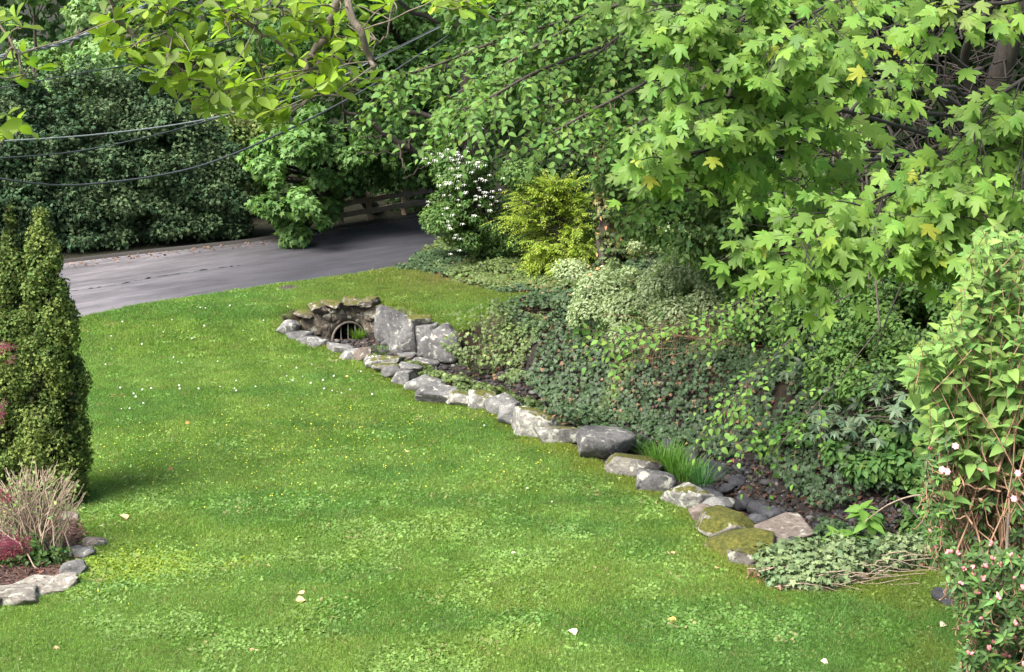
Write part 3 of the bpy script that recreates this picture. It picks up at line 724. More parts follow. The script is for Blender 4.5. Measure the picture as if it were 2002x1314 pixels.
# ------------------------------------------------------------------ overhead wires
def wire(pts, r, m, label, twist=False, cat='cable'):
    P = bez([px(*p) for p in pts], 120); w = Wood()
    if twist:
        T = nrm(np.gradient(P, axis=0)); A = nrm(np.cross(T, [0, 0, 1])); B = np.cross(T, A); s_ = np.arange(len(P)) * .55
        for ph in (0, math.pi):
            w.tube(P + (np.cos(s_ + ph)[:, None] * A + np.sin(s_ + ph)[:, None] * B) * r, r, r, 6)
    else: w.tube(P, r, r, 6)
    o = w.build('overhead_wire', m, None); tag(centre(o), label, cat)
wire([(-300, 190, 15), (0, 111, 16), (110, 88, 16.6), (200, 52, 17.2), (330, -14, 18), (600, -160, 20)], .012, M['cable_light'], 'thick twisted pale cable at the upper left corner', True)
wire([(-300, 288, 17), (0, 276, 18), (200, 262, 19), (390, 236, 20), (560, 196, 21.5), (640, 163, 22.3), (760, 103, 23.5), (890, 38, 25), (1100, -70, 27)], .011, M['cable_light'], 'straight pale cable rising behind the magnolia to the dark trunk')
wire([(-300, 322, 16), (0, 309, 17), (150, 296, 17.8), (300, 265, 18.6), (420, 232, 19.4), (540, 196, 20), (700, 130, 21), (1000, -20, 23)], .009, M['cable_dark'], 'thin dark cable between the straight pale one and the lowest sagging one')
wire([(-300, 300, 15), (0, 349, 16), (60, 358, 16.3), (150, 362, 16.8), (300, 345, 17.5), (420, 315, 18), (560, 255, 18.8), (700, 183, 19.8), (800, 120, 20.6), (900, 55, 21.4), (1080, -60, 23)], .013, M['cable_dark'], 'lowest dark cable, sagging across the conifer hedge')
wire([(-300, 215, 30), (0, 172, 32), (140, 146, 33), (330, 112, 35), (500, 60, 37), (800, -60, 40)], .014, M['cable_dark'], 'faint distant cable behind the top of the conifer hedge')
# ------------------------------------------------------------------ lawn of real blades
def tuft(seed, n, rad, h, w, lean=.5):
    r = np.random.default_rng(seed); V = []; Fs = []; c = []
    for _ in range(n):
        a = r.uniform(0, 2 * math.pi); q = rad * math.sqrt(r.random()); b0 = np.array([math.cos(a) * q, math.sin(a) * q, 0])
        th = r.uniform(0, 2 * math.pi); side = np.array([math.cos(th), math.sin(th), 0]) * w * r.uniform(.7, 1.3) / 2
        la = r.uniform(0, 2 * math.pi); ln = abs(r.normal(0, lean)); hh = h * r.uniform(.55, 1.15)
        d = np.array([math.cos(la), math.sin(la), 0]) * ln * hh
        m = b0 + d * .35 + [0, 0, hh * .6]; t = b0 + d + [0, 0, hh * max(.35, 1 - ln * .45)]
        o = len(V); V += [b0 - side, b0 + side, m + side * .8, m - side * .8, t]; Fs += [(o, o + 1, o + 2), (o, o + 2, o + 3), (o + 3, o + 2, o + 4)]
        k = r.uniform(.72, 1.3); yk = r.uniform(.85, 1.2); c += [(k * yk, k, k * .9)] * 5
    return np.array(V), np.array(Fs), np.array(c)
def weed(seed, n, rad, h):
    r = np.random.default_rng(seed); V = []; Fs = []; c = []; tv, tf = OVATE[0]
    for _ in range(n):
        a = r.uniform(0, 2 * math.pi); q = rad * math.sqrt(r.random()); b0 = np.array([math.cos(a) * q, math.sin(a) * q, h * r.uniform(.5, 1)])
        Fm = frames(np.array([[r.normal(0, .4), r.normal(0, .4), 1]]), np.array([[math.cos(a), math.sin(a), r.uniform(-.2, .4)]]))[0]
        o = len(V); V += list((tv * [1.5, 1, 1] * r.uniform(.022, .04)) @ Fm.T + b0); Fs += [tuple(f + o) for f in tf]; k = r.uniform(.85, 1.35); c += [(k, k, k)] * len(tv)
    return np.array(V), np.array(Fs), np.array(c)
vars_ = [tuft(1, 50, .11, .055, .006, .85), tuft(2, 50, .11, .05, .006, 1.0), tuft(3, 42, .11, .064, .006, .75), weed(4, 34, .12, .045), tuft(5, 70, .12, .026, .006, .9)]
tobs = []
for V, Fs, c in vars_:
    o = mesh_np('grass_tuft', V, [Fs], M['grass'], tint=c, attr='blade'); C.objects.unlink(o); tobs.append(o)
def scatter(name, P, Z, rot, scl, idx, tint, label, cat):
    me = bpy.data.meshes.new(name); n = len(P); me.vertices.add(n); me.vertices.foreach_set('co', np.c_[P, Z].astype(np.float32).ravel())
    for nm, ty, v in (('rotz', 'FLOAT', rot), ('scl', 'FLOAT', scl), ('idx', 'INT', idx)):
        a = me.attributes.new(nm, ty, 'POINT'); a.data.foreach_set('value', np.asarray(v, np.int32 if ty == 'INT' else np.float32))
    a = me.attributes.new('tint', 'FLOAT_COLOR', 'POINT'); a.data.foreach_set('color', np.c_[tint, np.ones(n)].astype(np.float32).ravel())
    o = bpy.data.objects.new(name, me); C.objects.link(o)
    ng = bpy.data.node_groups.new(name, 'GeometryNodeTree'); ng.interface.new_socket('Geometry', in_out='INPUT', socket_type='NodeSocketGeometry'); ng.interface.new_socket('Geometry', in_out='OUTPUT', socket_type='NodeSocketGeometry')
    N, L = ng.nodes, ng.links; gi = N.new('NodeGroupInput'); go = N.new('NodeGroupOutput')
    gti = [];
    for t in tobs:
        oi = N.new('GeometryNodeObjectInfo'); oi.inputs['Object'].default_value = t; oi.inputs['As Instance'].default_value = True; gti.append(oi)
    jg = N.new('GeometryNodeJoinGeometry')
    for oi in gti[::-1]: L.new(oi.outputs['Geometry'], jg.inputs[0])
    ip = N.new('GeometryNodeInstanceOnPoints'); ip.inputs['Pick Instance'].default_value = True
    def na(nm, ty):
        x = N.new('GeometryNodeInputNamedAttribute'); x.data_type = ty; x.inputs[0].default_value = nm; return x.outputs[0]
    cx = N.new('ShaderNodeCombineXYZ'); L.new(na('rotz', 'FLOAT'), cx.inputs[2])
    L.new(gi.outputs[0], ip.inputs['Points']); L.new(jg.outputs[0], ip.inputs['Instance']); L.new(na('idx', 'INT'), ip.inputs['Instance Index'])
    L.new(cx.outputs[0], ip.inputs['Rotation']); L.new(na('scl', 'FLOAT'), ip.inputs['Scale']); L.new(ip.outputs[0], go.inputs[0])
    md = o.modifiers.new('grass', 'NODES'); md.node_group = ng
    tag(o, label, cat, kind='stuff'); return o
n = 330000
gyv = 11.2 + (34.5 - 11.2) * R.random(n) ** 1.25
gxv = R.uniform(-1, 1, n) * (gyv * .36 + 1.6)
s_, _ = pl_dist(gxv, gyv, WP); sn_, _ = pl_dist(gxv, gyv, near_e)
jit = .10 * (fbm(gxv, gyv, .5, 31) - .5) * 2
IVB = np.array([G0(*p)[:2] for p in ((776, 529, .4), (815, 500, .4), (850, 480, .4), (900, 455, .4), (1300, 440, .4), (1260, 560, .4), (1180, 572, .4), (1050, 578, .4), (985, 575, .4), (925, 562, .4), (872, 548, .4), (840, 530, .4))])
keep = ~in_poly(gxv, gyv, IVB) & (s_ < .03 + jit) & (sn_ < .02 + jit * .5) & ~in_poly(gxv, gyv, MB) & (np.hypot(gxv - mh.location.x, gyv - mh.location.y) > .29)
keep &= ~((s_ > -.1) & (gyv > 26.3))
gxv, gyv, s_, jit = gxv[keep], gyv[keep], s_[keep], jit[keep]; n = len(gxv); gzv = zg(gxv, gyv)
A_ = fbm(gxv, gyv, 1.6, 40); B_ = fbm(gxv, gyv, .45, 44); Cc = fbm(gxv * .35, gyv, 1.1, 48)
tint = np.tile(np.array([.18, .29, .075]), (n, 1))
def tmix(k, c):
    global tint
    k = np.clip(k, 0, 1)[:, None]; tint = tint * (1 - k) + np.array(c) * k
tmix(sstep(.46, .62, A_) * .45, (.2, .28, .06))                        # yellower patches
tmix(sstep(.5, .62, Cc) * .6, (.085, .2, .05))                         # darker blue-green patches
tmix(sstep(.54, .66, B_) * .5, (.12, .23, .04))
stripe = .5 + .5 * np.sin((gxv * .93 + gyv * .38) * 5.2); tmix(stripe * .4 * sstep(14, 20, gyv), (.1, .2, .04))
tmix(sstep(26.4, 28.5, gyv) * sstep(-5.5, -2.5, gxv) * .6, (.13, .165, .03))   # drier patch beyond the culvert
dryp = np.exp(-(((gxv + 1.2) / 1.0) ** 2 + ((gyv - 30.4) / 1.0) ** 2)); tmix(dryp * (.4 + B_) * .8, (.2, .17, .07))
tmix(sstep(-.6, -.05, s_ - jit * 3) * (gyv < 20) * (.3 + .9 * B_), (.2, .24, .04))   # yellow moss along the stones
tmix(sstep(-.35, -.05, s_) * (gyv > 20) * B_ , (.15, .19, .03))
tmix(sstep(.55, .68, fbm(gxv, gyv, .8, 60)) * (gyv < 14.8) * (gxv > 2.0) * .5, (.2, .24, .05))
tint *= R.uniform(.68, 1.3, (n, 1)) * (.82 + .36 * fbm(gxv, gyv, .22, 90))[:, None]; st_ = R.random(n) < .025; tint[st_] = (.32, .28, .13)
idx = R.integers(0, 3, n)
clov = fbm(gxv, gyv, .9, 70); wp = .02 + .4 * sstep(.54, .66, clov) * sstep(19.5, 15, gyv)
pb = G0(270, 1110); wp = np.maximum(wp, 1.1 * np.exp(-(((gxv - pb[0]) / .75) ** 2 + ((gyv - pb[1]) / .45) ** 2)))
isw = R.random(n) < wp * .5; idx[isw] = 3; tint[isw] = tint[isw] * .75 + np.array([.12, .2, .04]) * .2
pbm = np.exp(-(((gxv - pb[0]) / .8) ** 2 + ((gyv - pb[1]) / .45) ** 2)) > R.random(n); tint[pbm & isw] = (.17, .24, .03)
moss = (s_ > -.4) & (gyv < 20) & (R.random(n) < .75 * sstep(-.45, -.02, s_)); idx[moss] = 4
drym = (dryp > .4) & (R.random(n) < .6); idx[drym] = 4
scl = R.uniform(.75, 1.2, n) * np.where(gyv > 24, 1.15, 1) * (.85 + .4 * A_)
lawn = scatter('lawn', np.c_[gxv, gyv], gzv, R.uniform(0, 6.28, n), scl, idx, tint, 'bright green mown lawn with yellower and bluer patches', 'grass')

# low yellow flowers in the grass (far too many to count)
def gen_fl(n):
    c = [G0(u, v)[:2] for u, v in ((600, 880), (430, 880), (760, 905), (690, 860), (1000, 900), (330, 930), (520, 960), (860, 830), (180, 1110), (640, 820), (250, 860))]
    k = R.integers(0, len(c), n); return np.array(c)[k] + R.normal(0, 1, (n, 2)) * [1.0, .5]
P = gen_fl(800); s2, _ = pl_dist(P[:, 0], P[:, 1], WP); P = P[(s2 < -.1) & ~in_poly(P[:, 0], P[:, 1], MB)]; n = len(P)
o = leaves('yellow_flowers', M['dry'], np.c_[P, zg(P[:, 0], P[:, 1]) + R.uniform(.045, .075, n)], np.c_[R.normal(0, .4, n), -.5 + R.normal(0, .3, n), np.ones(n)], R.normal(0, 1, (n, 3)), R.uniform(.008, .016, n), vary((.55, .55, .06), n, R, .1, .04), [half([(0, 0), (.55, .35), (.4, .8), (0, 1)], .2, .0)])
tag(o, 'scatter of tiny yellow flowers in the lawn', 'flowers', kind='stuff')
# dandelion clocks, each one a plant
dl = [(207, 716), (236, 762), (262, 774), (266, 780), (281, 793), (279, 766), (238, 804), (254, 803), (352, 764), (389, 764), (351, 758), (431, 760), (462, 748), (459, 764), (462, 768), (340, 702), (348, 711), (356, 713), (219, 686), (278, 676), (296, 763),
      (549, 719), (580, 723), (561, 739), (573, 748), (592, 740), (610, 716), (608, 753), (685, 766), (525, 797), (728, 775), (337, 628), (402, 605), (400, 640), (392, 604), (376, 665), (426, 710), (240, 632), (634, 764), (653, 739), (632, 747),
      (947, 837), (1031, 961), (1079, 988), (668, 773), (476, 649), (563, 602), (516, 629), (725, 604), (775, 632), (300, 640), (320, 652), (450, 600), (500, 760), (650, 768), (706, 640 + 90), (218, 660)]
wh = Wood(); hr = np.random.default_rng(3)
def clock_mesh():
    V = []; Fs = []; dirs = nrm(hr.normal(0, 1, (60, 3))); tv, tf = SMALL[0]
    for d in dirs:
        Fm = frames(d[None] + 1e-3, nrm(np.cross(d, hr.normal(0, 1, 3)))[None])[0]
        o = len(V); V += list((tv - [0, .5, 0]) * .016 @ Fm.T + d * .021); Fs += [tuple(f + o) for f in tf]
    return np.array(V), np.array(Fs)
cv, cf = clock_mesh(); head_me = stem_me = None
for q, (u, v) in enumerate(dl):
    p = hit(u, v + 6); t = thing('dandelion', 'white round dandelion seed head standing in the lawn', 'dandelion', p, 'dandelion clocks in the lawn')
    h = .085
    if head_me is None:
        a = mesh_np('seed_head', cv, [cf], M['white_petal'], t); w = Wood(); w.tube([(0, 0, 0), (.004, 0, h / 2), (0, 0, h)], .0022, .0018, 4); b_ = w.build('stem', M['grass_plain'], t, local=False)
        at = b_.data.attributes.new('tint', 'FLOAT_COLOR', 'POINT'); at.data.foreach_set('color', np.tile([.1, .2, .04, 1], len(b_.data.vertices)).astype(np.float32)); head_me, stem_me = a.data, b_.data
    else:
        a = bpy.data.objects.new('seed_head', head_me); b_ = bpy.data.objects.new('stem', stem_me)
        for x in (a, b_): C.objects.link(x); x.parent = t
    a.location = (0, 0, h); a.scale = [rnd.uniform(.4, .75)] * 3
# fallen leaves on the grass
fl = [(248, 1024, 'tan'), (594, 1170, 'tan'), (597, 1182, 'tan'), (648, 1222, 'brown'), (1322, 1224, 'orange'), (1455, 1222, 'brown'), (1604, 1302, 'pale'), (868, 1272, 'pale'), (118, 1278, 'tan'), (535, 1206, 'brown'), (1125, 1252, 'pale'),
      (477, 1263, 'tan'), (499, 1278, 'tan'), (528, 1115, 'tan'), (362, 836, 'orange'), (681, 742, 'orange'), (1312, 1095, 'tan'), (998, 1092, 'pale'), (340, 925, 'brown'), (200, 1036, 'pale'), (797, 888, 'tan'), (1400, 1120, 'tan'), (1838, 1235, 'pale')]
fc = {'tan': (.45, .3, .17), 'brown': (.16, .08, .04), 'orange': (.5, .26, .08), 'pale': (.5, .44, .3)}
for q, (u, v, c) in enumerate(fl):
    p = hit(u, v); tv, tf = (OVATE + POINTY)[q % 8]; Fm = frames(np.array([[rnd.gauss(0, .3), -.35, 1]]), np.array([[rnd.uniform(-1, 1), rnd.uniform(-1, 1), 0]]))[0]
    o = mesh_np('fallen_leaf', (tv * [1.3, 1, 2.5] * rnd.uniform(.08, .12)) @ Fm.T, [tf], M['dry'], tint=fc[c]); o.location = p + [0, 0, .05]
    tag(o, {'tan': 'tan fallen leaf lying on the lawn', 'brown': 'dark brown curled fallen leaf on the lawn', 'orange': 'orange fallen leaf lying on the grass', 'pale': 'pale cream fallen leaf lying on the lawn'}[c], 'fallen leaf', c + ' fallen leaves on the lawn')
V = []; Fs = []; ry = np.random.default_rng(5)
for q in range(9):
    a = q * .7; Fm = frames(np.array([[math.cos(a) * .8, math.sin(a) * .8, .8]]), np.array([[math.cos(a), math.sin(a), .9]]))[0]; tv, tf = OBOV[q % 4]; o = len(V); V += list((tv * [1.6, 1, 1] * .085) @ Fm.T); Fs += [tuple(f + o) for f in tf]
o = mesh_np('fallen_flower', np.array(V), [np.array(Fs)], M['yellow_petal']); o.location = hit(1792, 1232) + [0, 0, .03]; tag(o, 'bright yellow fallen blossom on the lawn at the lower right', 'flower')

# ------------------------------------------------------------------ grassy tufts in the stream
def big_tuft(u, v, n, h, w, rad, c, label, name='grass_clump'):
    r = np.random.default_rng(int(u)); p = hit(u, v); V = []; Fs = []; cc = []
    for _ in range(n):
        a = r.uniform(0, 6.28); q = rad * math.sqrt(r.random()); b0 = np.array([math.cos(a) * q, math.sin(a) * q, -.02]); hh = h * r.uniform(.5, 1.1); a += r.normal(0, .6); ln = r.uniform(.1, .9)
        d = np.array([math.cos(a), math.sin(a), 0]); sd_ = np.array([-d[1], d[0], 0]) * w / 2
        pts = [b0 + d * ln * hh * t ** 2 + np.array([0, 0, hh * (t - .35 * ln * t ** 2.5)]) for t in (0, .35, .7, 1)]
        o = len(V); V += [pts[0] - sd_, pts[0] + sd_, pts[1] - sd_, pts[1] + sd_, pts[2] - sd_ * .7, pts[2] + sd_ * .7, pts[3]]
        Fs += [(o, o + 1, o + 3), (o, o + 3, o + 2), (o + 2, o + 3, o + 5), (o + 2, o + 5, o + 4), (o + 4, o + 5, o + 6)]; k = r.uniform(.7, 1.3); cc += [np.array(c) * k] * 7
    o = mesh_np(name, np.array(V), [np.array(Fs)], M['grass_plain'], tint=np.array(cc)); o.location = p; tag(o, label, 'grass clump')
big_tuft(700, 664, 200, .32, .012, .12, (.13, .24, .03), 'bright green grass clump in front of the culvert bars')
big_tuft(745, 690, 260, .14, .010, .28, (.08, .18, .03), 'low mat of green grass below the tall culvert boulders')
big_tuft(1300, 915, 420, .42, .010, .24, (.10, .22, .03), 'bright green arching grass clump behind the mossy boulder')
big_tuft(1340, 935, 300, .36, .010, .22, (.09, .2, .03), 'grass clump spilling right toward the stream pool')
big_tuft(1372, 965, 90, .5, .013, .09, (.04, .12, .03), 'dark green upright iris like blades by the pool edge')
big_tuft(1245, 880, 120, .22, .009, .15, (.05, .12, .04), 'small dark grass clump behind the large round boulder')
big_tuft(1140, 822, 120, .28, .010, .2, (.05, .11, .035), 'dark grass clump under the ivy near the slab boulder')
big_tuft(1295, 1090 - 130, 60, .14, .008, .2, (.08, .14, .04), 'short sparse grass on top of the low stones')
# ------------------------------------------------------------------ vegetation builders
UP = np.array([0, 0, 1.])
BTHR = [.36]
def blob_pts(rng, blobs, n, shell=.72, lump=.35):
    """blobs: list of (centre, radius or (rx,ry,rz)); points near the surface of each, with clumps and gaps"""
    cs = np.array([b[0] for b in blobs], float); rs = np.array([np.broadcast_to(b[1], 3) for b in blobs], float)
    w = (rs[:, 0] * rs[:, 2]); k = rng.choice(len(blobs), n * 2, p=w / w.sum())
    d = nrm(rng.normal(0, 1, (n * 2, 3))); q = shell + (1.04 - shell) * rng.random(n * 2)
    P = cs[k] + d * rs[k] * q[:, None]
    s_ = rs[k].mean(1) * .5
    m = fbm(P[:, 0] + P[:, 2] * .7, P[:, 1] * .6 + P[:, 2], .45, 80 + int(rng.integers(0, 9)))
    P += d * (m - .5)[:, None] * lump * rs[k] * 1.4
    keep = (m > BTHR[0]) ; P, d, k, m = P[keep], d[keep], k[keep], m[keep]
    z = zg(P[:, 0], P[:, 1]); ok = P[:, 2] > z + .02
    return P[ok][:n], d[ok][:n], k[ok][:n], m[ok][:n]
def foliage(name, parent, blobs, n, tm, size, base, m, seed, shell=.72, lump=.35, down=.5, upn=.6, jitter=.45, parts=0, amp=.16, warm=.1, tip=None, kind='stuff', part_name='leaf', out=.6, tt=(.48, .62)):
    rng = np.random.default_rng(seed); P, d, k, mm = blob_pts(rng, blobs, n, shell, lump); n = len(P)
    Nn = d * out + UP * upn + rng.normal(0, jitter, (n, 3)); T = d * .7 - UP * down + rng.normal(0, .45, (n, 3))
    S = rng.uniform(size[0], size[1], n); c = vary(base, n, rng, amp, warm)
    bl = rng.uniform(.85, 1.18, len(blobs)); c *= bl[k][:, None]
    if tip is not None:
        f = sstep(tt[0], tt[1], mm)[:, None] * rng.uniform(.3, 1, (n, 1)); c = c * (1 - f) + np.array(tip) * rng.uniform(.8, 1.2, (n, 1)) * f
    left = np.ones(n, bool)
    if parts: left = leaf_parts(P, Nn, T, S, c, tm, name, m, parent, parts, part_name, seed=seed)
    return leaves(name, m, P[left], Nn[left], T[left], S[left], c[left], tm, parent, kind, seed)
def shift(o): return o
def B(u, v, d, r): return (px(u, v, d), r)
def limbs(parent, base, blobs, m, r0, seed, fork=.45, name='trunk', bname='branch', sag=.0, k=7, tw=3):
    """trunk from base, one limb into each blob, small twigs inside it"""
    rng = np.random.default_rng(seed); cs = np.array([b[0] for b in blobs]); base = np.asarray(base, float)
    top = base + (cs.mean(0) - base) * [fork, fork, fork * 1.3]
    w = Wood(); w.tube(wob(bez([base - [0, 0, .15], base + (top - base) * .5 + rng.normal(0, .06, 3), top], 9), .02, seed), r0, r0 * .6, 9); w.build(name, m, parent)
    w = Wood()
    for c, r in blobs:
        r = np.mean(np.broadcast_to(r, 3)); mid = top + (c - top) * .5 + rng.normal(0, .12, 3) * r + [0, 0, .15 * r]
        st = top + (base - top) * rng.uniform(0, .3); P = wob(bez([st, mid, c], 8), .02 * r, seed); w.tube(P, r0 * .42, r0 * .12, 6)
        for _ in range(tw):
            e = c + nrm(rng.normal(0, 1, 3)) * r * .9; w.tube(wob(bez([P[5], (P[5] + e) / 2 + [0, 0, .05 * r], e], 6), .02 * r, seed), r0 * .12, r0 * .03, 4)
    w.build(bname, m, parent)

# ---- far wood behind everything, reads as one mass
bl = [(np.array([x, 62 + rnd.uniform(-5, 5), z]), rnd.uniform(2.6, 4.2)) for x in np.linspace(-32, 34, 22) for z in (2, 6, 10.5, 15)]
rng = np.random.default_rng(1); P, d, k, mm = blob_pts(rng, bl, 30000, .6, .3); n = len(P)
o = leaves('distant_wood', M['leaf'], P, d * .6 + UP * .5 + rng.normal(0, .5, (n, 3)), d * .5 - UP * .5 + rng.normal(0, .5, (n, 3)), rng.uniform(.35, .6, n), vary((.035, .075, .02), n, rng, .25, .1), MAPLE_FAR)
tag(o, 'mass of distant leafy wood filling the gaps between the trees beyond the road', 'wood', kind='stuff')

# ---- conifer hedge along the far side of the road
hx = [(-150, 14), (-60, 10), (20, 4), (95, -4), (165, 2), (232, -10), (300, 6), (362, 2), (415, 24), (468, 90)]
labs = ['dark conifer of the hedge, half cut off at the left edge', 'dark hedge conifer behind the left thuja tip', 'tall hedge conifer just right of the two thuja tips', 'broad hedge conifer with an olive pointed top, fourth from the left',
        'tall pointed hedge conifer near the middle of the hedge', 'dense dark hedge conifer left of the low hanging magnolia twigs', 'hedge conifer under the magnolia branch', 'hedge conifer nearest the pale bush at the right end of the hedge', 'shorter conifer at the right end of the hedge', 'low ragged conifer between the hedge and the drooping maple']
for q, ((u, dv), lab) in enumerate(zip(hx, labs)):
    vb = 512 - (u + 0) * .075; b0 = G0(u, vb, .4); b0 = b0 + nrm(np.array([-.68, .73, 0])) * 1.3; b0[2] = .4
    dd = b0[1] * cp + (CAMZ - .4) * sp; 
    vt = 158 + dv + (0 if q else 0); ptop = pY(u, vt, b0[1]); Ht = ptop[2] - .4
    t = thing('hedge_conifer', lab, 'conifer', b0, 'conifers of the tall hedge beyond the road')
    r = np.random.default_rng(500 + q); bls = []
    for h in np.linspace(.35, Ht, 17):
        f = h / Ht; rad = 1.05 * (1 - f ** 3.2) * (.75 + .25 * min(1, h / 1.2)) + .12
        for _ in range(7 if f < .85 else 4):
            a = r.uniform(0, 6.28); rr_ = rad * r.uniform(.55, .95); bls.append((b0 + [math.cos(a) * rr_, math.sin(a) * rr_, h - .05 + r.normal(0, .12)], (r.uniform(.26, .42), r.uniform(.26, .42), r.uniform(.18, .3))))
    w = Wood(); w.tube(wob(bez([b0 - [0, 0, .1], b0 + [0, 0, Ht * .5], b0 + [0, 0, Ht * .93]], 8), .03, q), .13, .03, 7); w.build('trunk', M['bark_dark'], t)
    w = Wood()
    for _ in range(26):
        a = r.uniform(0, 6.28); h = r.uniform(.3, Ht * .8); e = b0 + [math.cos(a) * .9, math.sin(a) * .9, h + .15]; w.tube(bez([b0 + [0, 0, h - .15], (b0 + [0, 0, h] + e) / 2, e], 5), .03, .008, 4)
    w.build('branch', M['bark_dark'], t)
    foliage('foliage', t, bls, 17000, FEATHER, (.07, .15), (.045, .085, .036), M['needle'], 600 + q, shell=.5, lump=.5, down=.15, upn=.35, jitter=.35, amp=.22, tip=(.095, .14, .06), out=.5)

# ---- the two thujas on the left lawn
for q, (uc, vt, hwid, lab, db) in enumerate([(15, 404, 66, 'left of the two tall slender thujas, cut by the left edge', .1), (88, 410, 78, 'right of the two tall slender thujas standing in the lawn', 0)]):
    b0 = hit(100, 985) if q else hit(20, 985); b0[0] += .05 if q else .06; dd = b0[1] * cp + (CAMZ - b0[2]) * sp
    top = pY(uc - 10 if q else uc + 5, vt, b0[1]); Ht = top[2] - b0[2]; pm = F / dd
    t = thing('thuja', lab, 'thuja', b0, 'pair of thujas')
    r = np.random.default_rng(40 + q); lean = (top - b0) * [1, 0, 0]; bls = []
    for h in np.linspace(.12, Ht - .06, 34):
        f = h / Ht; rad = (hwid / pm) * min(1.03, 1.62 * (1 - f) ** .66) ; rad = min(rad, hwid / pm * .98) * (.86 if f < .08 else 1)
        for _ in range(max(3, int(11 * rad / .4))):
            a = r.uniform(0, 6.28); rr_ = max(rad - .1, .01) * r.uniform(.75, 1.0); s1 = r.uniform(.08, .14) * min(1, .5 + (1 - f) * 3)
            bls.append((b0 + lean * f + [math.cos(a) * rr_, math.sin(a) * rr_, h + r.normal(0, .04)], (s1, s1, s1 * 1.3)))
    w = Wood(); w.tube(bez([b0 - [0, 0, .1], b0 + lean * .5 + [0, 0, Ht * .5], b0 + lean + [0, 0, Ht * .95]], 8), .05, .01, 7); w.build('trunk', M['bark'], t)
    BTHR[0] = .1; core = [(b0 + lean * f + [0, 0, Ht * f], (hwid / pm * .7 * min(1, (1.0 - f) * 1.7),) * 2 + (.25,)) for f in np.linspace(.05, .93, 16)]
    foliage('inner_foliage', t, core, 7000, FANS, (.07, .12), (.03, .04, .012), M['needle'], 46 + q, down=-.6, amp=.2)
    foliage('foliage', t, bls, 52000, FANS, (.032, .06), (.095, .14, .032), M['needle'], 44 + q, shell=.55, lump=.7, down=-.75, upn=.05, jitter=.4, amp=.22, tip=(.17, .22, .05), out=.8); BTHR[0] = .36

def deciduous(name, label, cat, base, bl, n, tm, size, col, seed, tr=.12, group=None, mt='leaf', bark_='bark', **kw):
    t = thing(name, label, cat, base, group)
    limbs(t, base, bl, M[bark_], tr, seed); foliage('crown', t, bl, n, tm, size, col, M[mt], seed + 1, **kw); return t
def auto(rng, region, n, d, r):
    """n blobs inside a list of (u,v,ru,rv) patches"""
    out = []
    for _ in range(n):
        u, v, ru, rv = region[rng.integers(0, len(region))]; a = rng.uniform(0, 6.28); q = math.sqrt(rng.random())
        out.append(B(u + ru * q * math.cos(a), v + rv * q * math.sin(a), rng.uniform(*d), (lambda s: (s, s, s * .75))(rng.uniform(*r))))
    return out
ra = np.random.default_rng(77)
# trees beyond the road, left to right
bl = auto(ra, [(60, 60, 150, 110), (20, 170, 120, 60), (150, 160, 70, 40)], 26, (44, 49), (.5, .9)); deciduous('leafy_tree', 'pale green leafy tree behind the hedge at the upper left corner', 'tree', (-15.0, 47, .4), bl, 15000, MAPLE_FAR, (.13, .2), (.12, .22, .06), 901, .2, tip=(.28, .4, .17), down=.7)
bl = auto(ra, [(340, 40, 160, 120), (250, 110, 90, 80), (440, 110, 90, 90)], 26, (48, 54), (.8, 1.4)); deciduous('leafy_tree', 'dark green tree behind the hedge and the magnolia branch', 'tree', (-10.5, 51, .4), bl, 12000, MAPLE_FAR, (.14, .22), (.06, .12, .03), 903, .22, down=.7)
bl = auto(ra, [(470, 250, 60, 110), (440, 330, 50, 80), (500, 180, 70, 60), (430, 270, 30, 60)], 18, (38.5, 40.5), (.4, .8)); deciduous('pale_bush', 'loose pale yellow green bush at the right end of the conifer hedge', 'bush', (-7.3, 39.6, .4), bl, 11000, SMALL, (.08, .15), (.12, .18, .05), 905, .1, tip=(.24, .28, .1), down=.4)
bl = auto(ra, [(560, 330, 60, 90), (640, 290, 70, 80), (600, 200, 100, 80), (585, 390, 40, 50), (575, 430, 24, 28), (632, 400, 20, 36), (560, 370, 50, 50), (520, 300, 50, 70), (600, 270, 60, 40), (690, 310, 40, 30)], 62, (33.5, 37), (.2, .42))
deciduous('drooping_maple', 'maple whose leafy branches droop over the far side of the road', 'tree', (-3.6, 40.6, .4), bl, 20000, MAPLE_FAR, (.12, .19), (.085, .17, .04), 907, .18, tip=(.19, .32, .11), down=1.1, upn=.4, shell=.3, lump=.6)
bl = auto(ra, [(720, 110, 150, 130), (820, 230, 110, 110), (640, 80, 110, 100), (760, 300, 90, 60), (900, 60, 120, 80), (880, 200, 60, 90)], 46, (36, 42), (.6, 1.2))
deciduous('shade_maple', 'large dark green maple over the bend of the road', 'tree', (-1.6, 43.5, .4), bl, 22000, MAPLE_FAR, (.13, .2), (.055, .12, .03), 909, .26, tip=(.12, .22, .06), down=.9)
bl = auto(ra, [(600, 400, 160, 50), (700, 350, 130, 30), (800, 350, 70, 40), (540, 400, 50, 50), (720, 400, 110, 14)], 40, (42.6, 45), (.45, .9)); deciduous('understory_shrub', 'dark low shrub growth behind the rail fence', 'shrub', (-3.6, 43.8, .4), bl, 8000, SMALL, (.1, .18), (.035, .065, .02), 911, .05)
bl = auto(ra, [(730, 424, 70, 8), (800, 412, 60, 8), (620, 440, 80, 6)], 30, (40.6, 41.8), (.16, .3)); deciduous('roadside_weeds', 'low leafy weeds along the kerb in front of the rail fence', 'weeds', (-3.3, 40.7, .4), bl, 6000, SMALL, (.08, .14), (.06, .1, .03), 913, .02)
